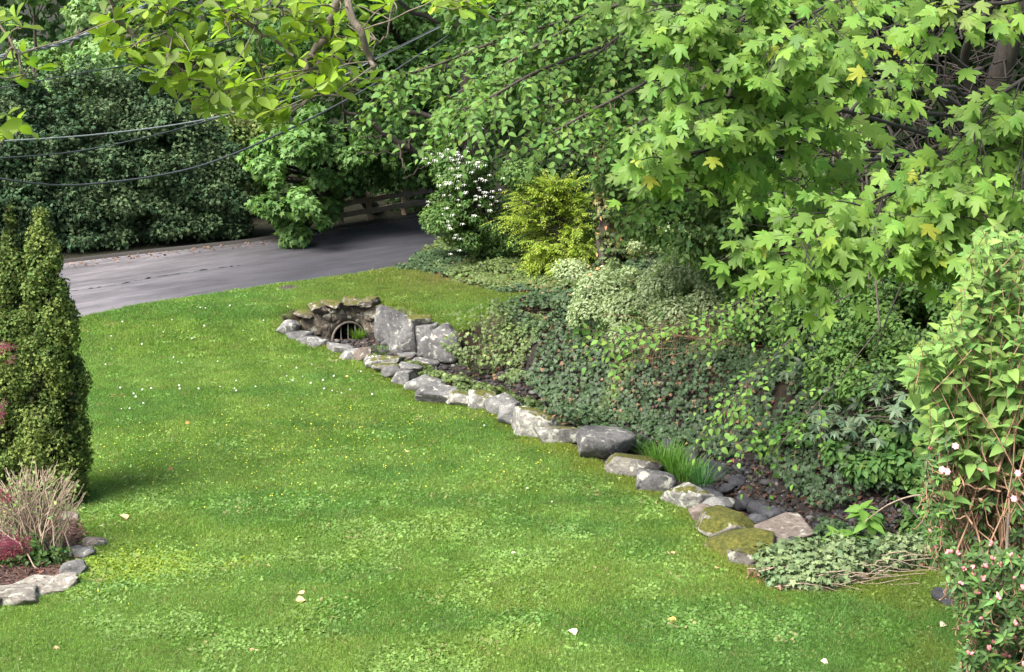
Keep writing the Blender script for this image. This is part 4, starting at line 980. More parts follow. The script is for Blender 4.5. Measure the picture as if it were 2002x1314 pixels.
bl = auto(ra, [(500, 425, 26, 22)], 8, (39.6, 40.6), (.2, .4)); t = deciduous('flowering_bush', 'small pinkish bush beyond the road, right of the last hedge conifer', 'bush', (-6.6, 39.8, .4), bl, 2200, SMALL, (.06, .11), (.1, .085, .05), 915, .03, tip=(.42, .22, .2))
# trunk of a tall tree with dark bark
t = thing('tall_tree', 'dark trunked tall tree rising behind the drooping leafy boughs', 'tree', (-.85, 33.0, .4)); w = Wood()
w.tube(wob(bez([(-.85, 33, .2), (-.95, 33, 3.2), (-.95, 33, 5.0), (-1.1, 33.2, 8), (-1.4, 33.4, 12)], 20), .03, 3), .26, .16, 12); w.build('trunk', M['bark_dark'], t)
w = Wood()
for a, b_ in (((-.95, 33, 4.7), (-3.6, 32.6, 4.35)), ((-.95, 33, 5.4), (-2.6, 32.5, 6.1)), ((-.9, 33, 3.4), (-2.9, 33.2, 3.9)), ((-1, 33, 6.5), (2, 32, 8.5)), ((-1.1, 33, 8), (-4, 31, 9.5))):
    a = np.array(a); b_ = np.array(b_); w.tube(wob(bez([a, (a + b_) / 2 + [0, 0, -.1], b_], 10), .04, 5), .09, .03, 6)
w.build('branch', M['bark_dark'], t)
bl = [(np.array([x, 32.5 + rnd.uniform(-2, 2), z]), rnd.uniform(.9, 1.7)) for x, z in ((-4, 9), (-2, 9.5), (0, 9), (2, 8.5), (-3, 11), (0, 12), (3, 11), (-5, 10.5), (-1, 13.5), (-4.6, 8), (3.8, 8.2))]; foliage('crown', t, bl, 9000, MAPLE_FAR, (.18, .26), (.045, .1, .03), M['leaf'], 917)
# bare dark limb sweeping through the drooping maple
lt = thing('leaning_tree', 'bare dark leaning limb crossing in front of the road bend foliage', 'tree', (.2, 34.5, .4)); w = Wood()
w.tube(wob(bez([(.2, 34.5, .3), px(900, 400, 36), px(850, 310, 35.5), px(780, 280, 35), px(720, 240, 34.5), px(670, 215, 34)], 22), .03, 9), .12, .04, 8); w.build('trunk', M['bark'], lt)
w = Wood()
for a, b_ in ((px(820, 298, 35.3), px(700, 300, 34.6)), (px(850, 310, 35.5), px(790, 350, 35)), (px(760, 265, 34.9), px(700, 270, 34.2)), (px(800, 290, 35), px(810, 220, 35)), (px(740, 250, 34.7), px(690, 190, 34.3)), (px(780, 280, 35), px(790, 340, 34.6))): w.tube(wob(bez([a, (a + b_) / 2, b_], 8), .03, 4), .035, .012, 5)
w.build('branch', M['bark'], lt)

# ---- small tree with white flower heads
bl = auto(ra, [(880, 290, 60, 60), (930, 370, 80, 80), (870, 370, 45, 60), (960, 300, 60, 70), (900, 440, 50, 40), (950, 460, 80, 30), (1010, 380, 50, 60), (920, 235, 60, 30)], 44, (31, 33), (.22, .42))
t = deciduous('white_flowered_tree', 'small leafy tree dotted with white flower heads beside the road bend', 'tree', hit(960, 515), bl, 22000, SMALL, (.055, .1), (.075, .14, .037), 921, .07, tip=(.14, .23, .065), down=.3, upn=.9)
fr = np.random.default_rng(9); fl_uv = []
for u, v, ru, rv, k in ((890, 285, 60, 40, 16), (870, 350, 45, 55, 24), (930, 385, 60, 40, 22), (900, 430, 40, 30, 10), (905, 320, 60, 30, 14), (955, 350, 40, 30, 8), (915, 250, 40, 20, 6), (880, 480, 20, 30, 5)):
    for _ in range(k): fl_uv.append((u + fr.uniform(-1, 1) * ru, v + fr.uniform(-1, 1) * rv))
fm = None
for u, v in fl_uv:
    if fm is None:
        V = []; Fs = []
        for _ in range(26):
            d = nrm(fr.normal(0, 1, 3) + [0, 0, .9]); Fm = frames(d[None], nrm(np.cross(d, fr.normal(0, 1, 3)))[None])[0]; tv, tf = SMALL[0]; o_ = len(V); V += list((tv - [0, .5, 0]) * [.9, .7, 1] * .032 @ Fm.T + d * [.045, .045, .026]); Fs += [tuple(f + o_) for f in tf]
        o = mesh_np('flower_head', np.array(V), [np.array(Fs)], M['white_petal'], t); fm = o.data
    else: o = bpy.data.objects.new('flower_head', fm); C.objects.link(o); o.parent = t
    o.location = Vector(px(u, v, 30.9 + fr.uniform(-.25, .2))) - t.location; o.scale = [fr.uniform(.7, 1.25)] * 3

# ---- boughs: a limb with drooping leafy sprays along it
def bough(tw, P, n_sp, L, leaf_step, size, rng, acc, spread=.9, droop=.55, alt=.06, r=.02, nrm_up=1.0, kink=.06):
    tw.tube(P, r, r * .35, 6)
    for _ in range(n_sp):
        i = rng.uniform(.12, 1) ** .8 * (len(P) - 1); a = P[int(i)] + (P[min(int(i) + 1, len(P) - 1)] - P[int(i)]) * (i % 1)
        T = nrm(P[min(int(i) + 1, len(P) - 1)] - P[max(int(i) - 1, 0)]); side = nrm(np.cross(T, UP)) * rng.choice([-1, 1])
        d = nrm(T * rng.uniform(.3, 1) + side * rng.uniform(.1, spread) + UP * rng.normal(-.05, .25)); LL = L * rng.uniform(.5, 1.15)
        s_ = np.linspace(0, 1, 7); Q = a + d * LL * s_[:, None] - UP * (droop * LL * s_ ** 2)[:, None]; Q = wob(Q, kink * LL * .3, int(rng.integers(1e6))); tw.tube(Q, .005, .002, 3)
        nl = max(3, int(LL / leaf_step)); pn_ = nrm(np.cross(d, np.cross(UP, d)) * nrm_up + rng.normal(0, .25, 3))
        for j in range(nl):
            f = .12 + .88 * (j + 1) / nl; x = f * 6; q = Q[int(min(x, 5))] + (Q[int(min(x, 5)) + 1] - Q[int(min(x, 5))]) * (x - int(min(x, 5)))
            tt = nrm(Q[min(int(x) + 1, 6)] - Q[min(int(x), 5)]); sd_ = nrm(np.cross(tt, pn_)) * (1 if j % 2 else -1)
            ld = nrm(tt * .65 + sd_ * (.9 if j < nl - 1 else .1) - UP * rng.uniform(0, .55)); acc.append((q, pn_ + rng.normal(0, .3, 3) + [0, -.25, 0], ld, size * rng.uniform(.65, 1.1) * (1 if j < nl - 2 else .8)))
def pack(acc): return tuple(np.array([a[i] for a in acc]) for i in range(4))

# ---- elm like tree: ivy clad trunk on the bank and long boughs over the slope
eb = hit(1200, 500); elm = thing('bough_tree', 'tall tree on the bank whose long boughs of oval leaves hang over the ivy slope', 'tree', (5.2, 24.5, float(zg(5.2, 24.5))))
w = Wood(); e0 = np.array([5.2, 24.5, float(zg(5.2, 24.5)) - .2]); w.tube(wob(bez([e0, e0 + [.1, 0, 3], e0 + [.2, -.2, 6], e0 + [.4, -.5, 10]], 14), .04, 1), .24, .1, 10); w.build('trunk', M['bark_dark'], elm)
rng = np.random.default_rng(31); tw = Wood(); acc = []
bz = [([(1340, -40, 19), (1180, 20, 17.5), (1000, 70, 16.5), (860, 125, 16), (775, 150, 15.8)], 60), ([(1340, 20, 19), (1180, 90, 17), (1050, 140, 16), (960, 190, 15.5), (905, 215, 15.2)], 62),
      ([(1400, 60, 19), (1280, 150, 17), (1160, 215, 16), (1080, 260, 15.5)], 46), ([(1400, -60, 18), (1200, -40, 16.5), (1040, 10, 16)], 60), ([(1420, 120, 18), (1330, 220, 17), (1270, 230, 16.4), (1230, 255, 16)], 26),
      ([(1420, 350, 19), (1350, 370, 18.4), (1300, 385, 17.8), (1260, 400, 17.5)], 18), ([(1380, -80, 19), (1250, -10, 18), (1120, 50, 17.5), (980, 130, 17.5), (880, 190, 17.5)], 56), ([(1450, 40, 19), (1380, 110, 18), (1300, 170, 17.6), (1180, 180, 17.4), (1070, 210, 17)], 60),
      ([(1420, 200, 19), (1340, 270, 18), (1270, 330, 17.6)], 34), ([(1300, -60, 18), (1240, 40, 17), (1150, 120, 16.6)], 40)]
for pts, k in bz: bough(tw, bez([px(*p) for p in pts], 16), k, .62, .055, .105, rng, acc, r=.025)
lowb = [([(1640, 470, 18), (1500, 560, 16.5), (1380, 620, 15.5), (1240, 650, 15), (1180, 660, 14.8)], 34), ([(1700, 560, 17), (1600, 610, 16), (1520, 690, 15.2), (1450, 760, 14.8), (1420, 800, 14.7)], 30), ([(1720, 640, 16), (1640, 740, 15), (1560, 830, 14.5), (1525, 870, 14.4)], 15),
        ([(1620, 500, 18), (1520, 570, 17), (1440, 600, 16.6), (1340, 640, 16)], 26)]
acc2 = []
for pts, k in lowb: bough(tw, bez([px(*p) for p in pts], 14), k, .5, .06, .08, rng, acc2, r=.007)
# limbs that carry the boughs back to the trunk
for pts, k in bz: st = px(*pts[0]); tw.tube(bez([e0 + [.2, -.2, 6.2], (st + e0 + [.2, -.2, 6.8]) / 2 + [0, 0, .4], st], 8), .05, .025, 6)
for pts, k in lowb: st = px(*pts[0]); tw.tube(bez([e0 + [.1, 0, 3.4], (st + e0 + [.1, 0, 3.6]) / 2 + [0, 0, .35], st], 8), .03, .010, 6)
tw.build('bough', M['bark'], elm)
a1, a2 = pack(acc), pack(acc2); P, Nn, T, S = [np.concatenate([x, y]) for x, y in zip(a1, a2)]
c = np.concatenate([vary((.105, .195, .042), len(a1[0]), rng, .16, .1), vary((.11, .205, .038), len(a2[0]), rng, .14, .1)])
left = leaf_parts(P, Nn, T, S, c, OVATE, 'elm', M['leaf'], elm, 300, 'leaf', seed=1); leaves('leaves', M['leaf'], P[left], Nn[left], T[left], S[left], c[left], OVATE, elm)
bl = [(px(u, v, d), r) for u, v, d, r in ((1250, 60, 20.5, .9), (1380, 120, 20, .9), (1150, 130, 20.5, .8), (1300, 240, 20.5, .8), (1050, 20, 20, .8), (1400, 0, 20, 1.), (1200, -60, 19, 1.), (1000, -60, 19, 1), (1050, 130, 20.5, .5), (1420, 260, 21, .7), (1000, 180, 21, .4), (930, 30, 21, .5), (960, 90, 21, .4))]
bl += [(np.array([x, y, z]), 1.1) for x, y, z in ((4.5, 22, 9.5), (-1, 21, 8.8), (3, 24, 10), (1, 23, 9.3))]  # unseen crown clumps overhead, added to shade the slope
foliage('inner_crown', elm, bl, 16000, OVATE[:2], (.10, .16), (.075, .15, .04), M['leaf'], 33, down=.8, tip=(.12, .22, .06), out=.4)

# ---- ivy clad trunk
it = thing('ivy_clad_trunk', 'thick trunk wrapped in dark ivy with orange dead leaves behind the yellow green shrub', 'tree', (1.95, 28.2, float(zg(1.95, 28.2))))
b0 = np.array(it.location); w = Wood(); w.tube(wob(bez([b0 - [0, 0, .2], b0 + [0, 0, 2], b0 + [.1, 0, 4.5], b0 + [.3, 0, 9]], 14), .03, 2), .28, .17, 10); w.build('trunk', M['bark'], it)
bl = [(b0 + [rnd.uniform(-.12, .12) + .02 * h, -.05, h], (.40, .42, .3)) for h in np.linspace(.1, 5.4, 24)] + [(b0 + [x, -.1, z], (.3, .3, .35)) for x, z in ((.55, .5), (.85, .4), (.6, 1.2), (.7, 2.8), (-.35, 3.2), (-.5, 3.6), (1.1, .9), (.9, 3.4), (-.8, 3.9))]
foliage('ivy', it, bl, 9000, IVY, (.07, .12), (.065, .09, .03), M['glossy_leaf'], 35, shell=.7, down=.9, upn=.15, out=1., amp=.3, tip=(.13, .11, .035))
foliage('dead_leaf', it, bl, 260, SMALL, (.08, .14), (.42, .2, .08), M['dry'], 36, shell=.95, down=.9, upn=.1, out=1.)

# ---- yellow green shrub in flat layers
ys = thing('layered_shrub', 'bright yellow green shrub with flat layered branches in front of the ivy clad trunk', 'shrub', hit(1095, 535)); b0 = np.array(ys.location); dd = b0[1] * cp + (6 - b0[2]) * sp
tw = Wood(); acc = []; rng = np.random.default_rng(51)
for q in range(80):
    v = rng.uniform(345, 525); hw = 95 * (1 - abs(v - 440) / 150) + 10; u = 1080 + rng.uniform(-1, 1) * hw + (430 - v) * -.12; e = px(u, v, dd + rng.uniform(-1.1, .5)); st = b0 + [0, 0, max(.1, (e[2] - b0[2]) * .6)]
    bough(tw, bez([st, (st + e) / 2 + [0, 0, .12], e], 8), 16, .5, .03, .085, rng, acc, droop=.25, r=.012, nrm_up=2.5)
tw.build('branch', M['bark'], ys); P, Nn, T, S = pack(acc); c = vary((.28, .37, .05), len(P), rng, .16, .08); leaves('foliage', M['thin_leaf'], P, Nn + UP * .6, T, S, c, LANCE, ys)
# ------------------------------------------------------------------ the ivy slope
def Bg(u, v, r, lift=.0, du=0, fwd=0.): p = hit(u, v); return (p + [0, -.1 - fwd, lift], r)
rng = np.random.default_rng(61)
n = 290000; X = rng.uniform(-3.5, 9.5, n); Y = rng.uniform(14.6, 36, n)
s1, _ = pl_dist(X, Y, WP); d1, _ = pl_dist(X, Y, CL); d1 = np.abs(d1)
IV = np.array([G0(*p)[:2] for p in ((776, 529, .4), (815, 500, .4), (850, 480, .4), (900, 455, .4), (1300, 440, .4), (1260, 560, .4), (1180, 572, .4), (1050, 578, .4), (985, 575, .4), (925, 562, .4), (872, 548, .4), (840, 530, .4))])
bed = in_poly(X + .12 * (fbm(X, Y, .5, 3) - .5), Y + .9 * (fbm(X, Y, .5, 4) - .5), IV)
edge_ = np.where(Y > 19.6, .62, 1.15) + .35 * (fbm(X, Y, .7, 12) - .5) * 2
edge_ = np.where(Y > 25.2, .85, edge_); edge_ = np.where((Y > 26.9) & (X > -.9), .08, edge_)
slope_ = (s1 > edge_) & (d1 > np.where(Y > 19.6, .12, .42))
slope_ &= ~((Y > 24.0) & (d1 < .45))
gap = fbm(X, Y, .55, 15)
keep = (bed | slope_) & (gap + rng.normal(0, .04, n) > .27) & ((Y < 33) | (X < 3))
vis = (X < Y * .37 + .5); keep &= vis
X, Y, s1, bed, gap = X[keep], Y[keep], s1[keep], bed[keep], gap[keep]; n = len(X)
e = .15; z0 = zg(X, Y); zx = (zg(X + e, Y) - z0) / e; zy = (zg(X, Y + e) - z0) / e
gn = nrm(np.stack([-zx, -zy, np.ones(n)], -1))
md = px(930, 650, 26.6); mound = .75 * np.exp(-(((X - md[0]) / .8) ** 2 + ((Y - md[1] + .5) / .9) ** 2)) * (s1 > .4)
th = (.05 + .22 * np.clip(fbm(X, Y, .7, 25) * 2 - .6, 0, 1) + mound) * np.where(rng.random(n) < .75, rng.uniform(.75, 1.1, n), rng.random(n))
P = np.c_[X, Y, z0] + gn * th[:, None]
Nn = gn * .8 + np.array([0, -.45, .35]) + rng.normal(0, .42, (n, 3)); T = np.array([0, -.5, -.6]) + rng.normal(0, .6, (n, 3))
base = np.tile(np.array([.034, .06, .024]), (n, 1))
yl = sstep(.42, .62, fbm(X, Y, 1.3, 33))[:, None] * (.9 * sstep(19, 23, Y))[:, None]; base = base * (1 - yl) + np.array([.075, .105, .03]) * yl
pal = (rng.random(n) < .12)[:, None]; base = base * np.where(pal, 1.7, 1.)
dead = rng.random(n) < (.01 + .04 * sstep(.55, .7, fbm(X, Y, .8, 37))); base[dead] = (.17, .1, .055)
c = base * (1 + rng.normal(0, .2, (n, 1))).clip(.4, 1.7)
S = rng.uniform(.05, .088, n) * np.where(bed, 1.0, 1)
o = leaves('ivy_ground_cover', M['glossy_leaf'], P, Nn, T, S, np.clip(c, .004, 1), IVY); tag(o, 'dark green ivy carpeting the slope above the stream and the strip by the road', 'ivy', kind='stuff')
# dead leaves under the ivy
m_ = rng.random(n) < .12; k_ = int(m_.sum())
o = leaves('slope_leaf_litter', M['dry'], np.c_[X, Y, z0][m_] + gn[m_] * .03, gn[m_] + rng.normal(0, .4, (k_, 3)), rng.normal(0, 1, (k_, 3)), rng.uniform(.06, .11, k_), vary((.17, .09, .055), k_, rng, .35, .12), SMALL); tag(o, 'reddish brown dead leaves showing through gaps in the ivy', 'leaf litter', kind='stuff')

# ---- shrubs on the slope
def shrub(name, label, cat, base, bl, n, tm, size, col, seed, **kw):
    t = thing(name, label, cat, base); limbs(t, np.array(base), bl, M['bark'], .035, seed, fork=.35, name='stem', bname='branch'); foliage('foliage', t, bl, n, tm, size, col, M[kw.pop('mt', 'leaf')], seed + 1, **kw); return t
bl = [Bg(u, v, (r, r, r * .8), .25) for u, v, r in ((1120, 560, .4), (1180, 600, .5), (1240, 640, .5), (1160, 650, .4), (1230, 560, .5), (1300, 600, .5), (1340, 560, .5), (1280, 520, .5), (1200, 520, .45), (1360, 510, .5), (1330, 500, .5), (1390, 560, .4), (1320, 650, .4), (1220, 690, .3), (1390, 620, .35), (1270, 480, .4))]
shrub('variegated_shrub', 'low spreading shrub with pale cream green leaves on the ivy slope', 'shrub', hit(1250, 650), bl, 26000, SMALL, (.045, .08), (.14, .21, .075), 71, tt=(.38, .52), tip=(.4, .46, .27), down=.1, upn=.8, amp=.22)
bl = [Bg(u, v, (r, r, r * .9), l) for u, v, r, l in ((1440, 560, .6, .4), (1420, 480, .7, .6), (1500, 640, .55, .3), (1560, 560, .7, .5), (1500, 500, .7, .7), (1620, 640, .6, .4), (1600, 700, .55, .3), (1680, 600, .7, .5), (1640, 520, .7, .8), (1700, 700, .6, .3), (1740, 640, .7, .4), (1760, 560, .7, .6), (1660, 770, .5, .2), (1730, 780, .5, .2), (1560, 480, .8, .9), (1700, 480, .8, .8), (1800, 600, .8, .5), (1790, 700, .7, .3), (1850, 680, .7, .3))]
shrub('slope_shrub', 'large dense green small leaved shrub under the maple leaves on the slope', 'shrub', hit(1620, 730), [(c + np.array([0, -.12, .08]), tuple(np.array(r) * 1.18)) for c, r in bl], 60000, SMALL + OVATE[:1], (.05, .09), (.09, .165, .045), 73, tip=(.14, .245, .06), down=.25, upn=.8, amp=.2)
bl = [B(u, v, d, (r, r, r * .8)) for u, v, d, r in ((1280, 330, 22, .6), (1360, 300, 21.5, .7), (1320, 420, 22, .6), (1420, 380, 21.5, .7), (1500, 330, 21.5, .7), (1470, 450, 21, .6), (1400, 250, 22, .7), (1560, 400, 21, .7), (1250, 420, 22.5, .4), (1520, 230, 22, .8), (1380, 460, 21.5, .5), (1230, 340, 22.5, .5), (1640, 330, 21.5, .7), (1620, 420, 21, .6))]
shrub('understory_tree', 'mid green understory tree filling the space left of the maple leaves', 'tree', (3.6, 22.6, float(zg(3.6, 22.6))), bl, 26000, SMALL + OVATE[1:2], (.07, .12), (.085, .15, .045), 75, tip=(.14, .22, .065), down=.5, amp=.2, jitter=.5)
bl = [Bg(u, v, (r, r, r * .7), .15) for u, v, r in ((1300, 690, .3), (1370, 680, .35), (1430, 690, .35), (1330, 665, .3))]
t = thing('bare_shrub', 'tangle of bare reddish brown twigs below the pale shrub', 'shrub', hit(1360, 700)); b0 = np.array(t.location); w = Wood(); r8 = np.random.default_rng(8)
for q in range(150):
    c0, rr_ = bl[r8.integers(0, 4)]; a = c0 + r8.normal(0, .3, 3) * [1.3, .5, .5]; w.tube(bez([a + [0, .1, -.25], a, a + r8.normal(0, .3, 3) * [1.3, .5, .5]], 5), .007, .003, 3)
w.build('twigs', M['cane'], t, kind='stuff')
# rhododendrons with long grey green leaves
def rhodo(label, pts, n, seed):
    t = thing('rhododendron', label, 'shrub', hit(*pts[0][:2])); b0 = np.array(t.location); r = np.random.default_rng(seed); tw = Wood(); A = []
    for _ in range(n):
        u, v, du, dv = pts[r.integers(0, len(pts))]; p = hit(u + r.uniform(-du, du), v + r.uniform(-dv, dv)) + [0, -.35 - r.uniform(0, .5), r.uniform(.2, .5)]
        tw.tube(bez([b0, (b0 + p) / 2 + [0, -.05, .1], p], 5), .012, .006, 4); ax = nrm(np.array([0, -.5, 1]) + r.normal(0, .4, 3)); s_ = nrm(np.cross(ax, r.normal(0, 1, 3))); q_ = np.cross(ax, s_)
        for k in range(r.integers(8, 12)):
            a = k * 2.4; d = s_ * math.cos(a) + q_ * math.sin(a); A.append((p, ax + d * .2, d - UP * r.uniform(-.2, 1.2) + r.normal(0, .3, 3), r.uniform(.10, .155)))
    tw.build('branch', M['bark'], t); P, Nn, T, S = pack(A); leaves('foliage', M['glossy_leaf'], P, Nn, T, S, vary((.085, .125, .07), len(P), r, .22, .08), LANCE, t, seed=seed)
rhodo('grey green long leaved rhododendron left in the middle of the slope shrubs', [(1570, 700, 60, 60), (1600, 720, 40, 60), (1530, 670, 40, 30)], 42, 81)
rhodo('lower rhododendron with long drooping grey leaves beside the light shrub', [(1650, 830, 80, 40), (1720, 810, 60, 50), (1600, 850, 40, 20)], 50, 82)
# lighter vine leaves over the lower slope
bl = [Bg(u, v, (r, r, r * .6), .15) for u, v, r in ((1560, 860, .3), (1640, 900, .25), (1700, 930, .3), (1760, 920, .35), (1780, 980, .3), (1740, 860, .3), (1800, 1040, .3), (1700, 1020, .2), (1820, 900, .4), (1500, 880, .2), (1830, 1090, .3))]
shrub('vine_patch', 'light green vine leaves scrambling over the dark ivy at the foot of the slope', 'vine', hit(1760, 990), bl, 3800, OVATE, (.07, .12), (.075, .15, .04), 83, mt='leaf', shell=.5, down=.4, upn=.7)
# dark thicket behind the maple
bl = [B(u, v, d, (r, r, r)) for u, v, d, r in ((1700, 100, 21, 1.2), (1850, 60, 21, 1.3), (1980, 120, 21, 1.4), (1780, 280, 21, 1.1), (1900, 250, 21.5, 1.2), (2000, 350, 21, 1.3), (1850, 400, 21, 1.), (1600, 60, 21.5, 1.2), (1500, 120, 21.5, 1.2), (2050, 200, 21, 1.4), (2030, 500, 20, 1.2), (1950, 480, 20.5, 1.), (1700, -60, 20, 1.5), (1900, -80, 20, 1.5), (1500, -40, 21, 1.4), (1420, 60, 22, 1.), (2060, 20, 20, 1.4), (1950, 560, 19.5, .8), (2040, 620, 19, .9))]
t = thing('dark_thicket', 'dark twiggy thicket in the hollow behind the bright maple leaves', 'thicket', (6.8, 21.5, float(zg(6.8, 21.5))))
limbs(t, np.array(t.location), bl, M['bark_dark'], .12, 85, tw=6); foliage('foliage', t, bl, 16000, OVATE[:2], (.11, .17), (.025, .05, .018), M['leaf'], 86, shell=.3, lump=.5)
w = Wood(); r9 = np.random.default_rng(87)
for q in range(420):
    a = px(r9.uniform(1600, 2040), r9.uniform(20, 480), r9.uniform(16.5, 20)); d = r9.normal(0, .6, 3); w.tube(wob(bez([a, a + d * .5 + r9.normal(0, .08, 3), a + d], 6), .02, q), r9.uniform(.006, .02), .004, 4)
w.build('dead_twigs', M['bark_dark'], t, kind='stuff')
for q, (u, v, x) in enumerate(((1830, 520, 1845), (1700, 520, 1690), (1900, 560, 1915), (1500, 440, 1490))):
    pass
# added canopy high over the bank, mostly out of view, to shade the slope
bt = thing('bank_shade_tree', 'tall tree added at the top of the bank to shade the slope, mostly out of view', 'tree', (9.5, 24.5, float(zg(9.5, 24.5))))
bl = [(np.array([x, y, z], float), 1.7) for x, y, z in ((9, 21, 10.5), (8, 25, 11), (10, 23, 11), (6, 26, 11), (9, 27, 9), (8, 29, 7.5), (5.5, 29, 8), (10.5, 29, 5))]
limbs(bt, np.array(bt.location), bl, M['bark_dark'], .25, 88); foliage('crown', bt, bl, 9000, MAPLE_FAR, (.2, .32), (.04, .09, .025), M['leaf'], 89)
# leafy bushes on the rise behind the ivy clad trunk
bl = [B(u, v, d, (r, r, r * .8)) for u, v, d, r in ((1280, 430, 33, .9), (1220, 380, 34, .9), (1150, 400, 35, .7), (1100, 330, 35, 1.), (1040, 400, 35, .7), (1380, 400, 34, 1.2), (1300, 330, 34, 1.1), (1180, 280, 35, 1.2), (1020, 300, 36, 1.), (980, 440, 35, .5), (1100, 450, 34.5, .5), (1480, 350, 34, 1.4), (1060, 200, 36, 1.3), (1200, 180, 36, 1.4), (1600, 330, 33, 1.4), (1350, 250, 35, 1.3), (1010, 480, 34, .35), (930, 420, 35.5, .45), (1070, 500, 33.5, .3), (1750, 330, 33, 1.6), (1900, 300, 33, 1.6), (1080, -10, 36, 1.5), (1250, 40, 36, 1.5), (1420, 20, 35, 1.5), (1600, 20, 34, 1.6), (1760, 60, 33, 1.6), (1940, 60, 33, 1.7), (1500, 180, 34, 1.5), (1000, 100, 37, 1.3), (950, -20, 37, 1.3), (1680, 180, 33, 1.5), (1850, 180, 33, 1.5), (2030, 200, 33, 1.6))]
shrub('woodland_bush', 'dark green woodland bushes behind the ivy clad trunk', 'bush', (2.6, 34.0, .4), bl, 44000, SMALL + MAPLE_FAR, (.11, .18), (.045, .085, .025), 91, tip=(.08, .14, .04), amp=.22)

# ------------------------------------------------------------------ Norway maple
mp_ = thing('norway_maple', 'maple with big bright green pointed leaves filling the upper right', 'maple', (6.3, 17.3, float(zg(6.3, 17.3)))); m0 = np.array(mp_.location)
w = Wood(); mt_ = px(1930, 330, 17.5); w.tube(wob(bez([m0 - [0, 0, .2], (m0 + mt_) / 2 + [.1, 0, 0], mt_, mt_ + [.2, -.3, 2.2], mt_ + [.3, -1, 5]], 16), .03, 2), .2, .09, 10); w.build('trunk', M['bark_dark'], mp_)
rng = np.random.default_rng(93); tw = Wood(); acc = []
def mbough(pts, k, L=.42, size=.142, r=.02):
    P = bez([px(*p) for p in pts], 14); tw.tube(P, r, r * .35, 6)
    for _ in range(k):
        x = rng.uniform(.15, 1) ** .75 * (len(P) - 1.001); i = int(x); a = P[i] + (P[i + 1] - P[i]) * (x - i); T = nrm(P[i + 1] - P[i])
        d = nrm(T * .6 + rng.normal(0, .6, 3) * [1, .7, .55] + [-.1, -.25, -.12]); LL = L * rng.uniform(.5, 1.2)
        s_ = np.linspace(0, 1, 6); Q = a + d * LL * s_[:, None] - UP * (.18 * LL * s_ ** 2)[:, None]; tw.tube(Q, .006, .003, 4)
        tilt = np.array([rng.normal(0, .25), -.75 + rng.normal(0, .2), .75])
        for j in range(rng.integers(6, 12)):
            f = rng.uniform(.35, 1.0); q = a + d * LL * f - UP * .18 * LL * f * f; off = rng.normal(0, 1, 3) * [.11, .07, .05] + [0, 0, -.02]
            ld = nrm(off * [5, 2, 2] + d * .5 + [0, -.2, -.75]); pt_ = q + off
            tw.tube(np.array([q, (q + pt_) / 2 + [0, 0, .01], pt_]), .0018, .0014, 3)
            acc.append((pt_, tilt + rng.normal(0, .28, 3), ld, size * rng.uniform(.62, 1.12)))
for pts, k in (([(1930, 330, 17), (1800, 150, 13.5), (1650, 50, 11), (1480, 20, 10.3), (1330, 10, 10)], 22), ([(1850, 200, 15), (1700, 130, 12), (1560, 110, 10.8), (1430, 60, 10.2), (1340, 120, 10)], 22), ([(1900, 290, 16), (1700, 230, 12), (1560, 200, 10.8), (1430, 190, 10.2), (1330, 210, 10)], 26),
               ([(1900, 300, 16), (1700, 290, 12.5), (1540, 270, 11), (1400, 290, 10.4), (1280, 320, 10.2)], 26), ([(1850, 300, 15), (1720, 310, 12.5), (1600, 330, 11.5), (1480, 340, 11)], 14), ([(1950, 300, 15), (1880, 360, 11), (1760, 400, 9.6), (1640, 430, 9.3), (1540, 465, 9.2)], 34),
               ([(1960, 320, 14), (1860, 350, 10.5), (1760, 370, 9.6), (1690, 410, 9.4)], 18), ([(1980, 370, 12), (1900, 400, 10), (1820, 420, 9.4), (1750, 455, 9.2)], 24), ([(2090, 250, 10.5), (2000, 260, 9.6), (1920, 290, 9.3), (1860, 340, 9.2)], 16), ([(2100, 100, 10), (2010, 150, 9.5), (1940, 200, 9.3), (1900, 260, 9.2)], 12),
               ([(2080, -60, 9.5), (1990, 0, 9), (1900, 10, 8.8), (1850, 40, 8.8)], 7), ([(1900, -80, 12), (1750, -40, 10.5), (1620, 10, 10), (1500, 80, 9.8)], 22), ([(1800, -100, 12), (1600, -60, 10.6), (1450, -20, 10.2), (1360, 30, 10)], 16), ([(1700, 60, 12), (1600, 120, 11), (1520, 160, 10.4), (1450, 240, 10.2)], 16),
               ([(2060, 380, 11), (1980, 430, 9.8), (1900, 470, 9.4), (1840, 450, 9.3)], 12), ([(1800, 180, 14), (1700, 180, 13), (1600, 300, 12.5), (1500, 380, 12)], 12), ([(1950, 350, 14), (1850, 400, 12), (1700, 440, 11), (1620, 455, 10.6)], 14), ([(2040, 160, 9.6), (2010, 220, 9.2), (2000, 330, 9.1)], 8)): mbough(pts, k)
# bare limbs crossing the hollow
for pts, r in (([(1640, 30, 12.5), (1720, 90, 13.5), (1800, 150, 14.5), (1870, 210, 15.5), (1930, 280, 17)], .06), ([(1620, 168, 13), (1720, 160, 14), (1820, 165, 15), (1900, 190, 16.5)], .025), ([(1700, 225, 13), (1800, 230, 14), (1880, 220, 15.5), (1930, 200, 17)], .03), ([(1740, 280, 13), (1800, 260, 14), (1860, 240, 15), (1930, 250, 17)], .015),
               ([(1720, 0, 14), (1800, 60, 15), (1880, 130, 16), (1920, 140, 17)], .035), ([(1960, -20, 16), (1900, 60, 16.5), (1890, 140, 17), (1930, 260, 17.4)], .07), ([(1600, 120, 13), (1680, 200, 14), (1760, 300, 15)], .012), ([(1850, 100, 16), (1860, 240, 16.5), (1850, 330, 17)], .02), ([(1690, 330, 14), (1780, 300, 15), (1900, 310, 17)], .02)):
    tw.tube(wob(bez([px(*p) for p in pts], 12), .02, int(pts[0][0])), r * .5, r, 7)
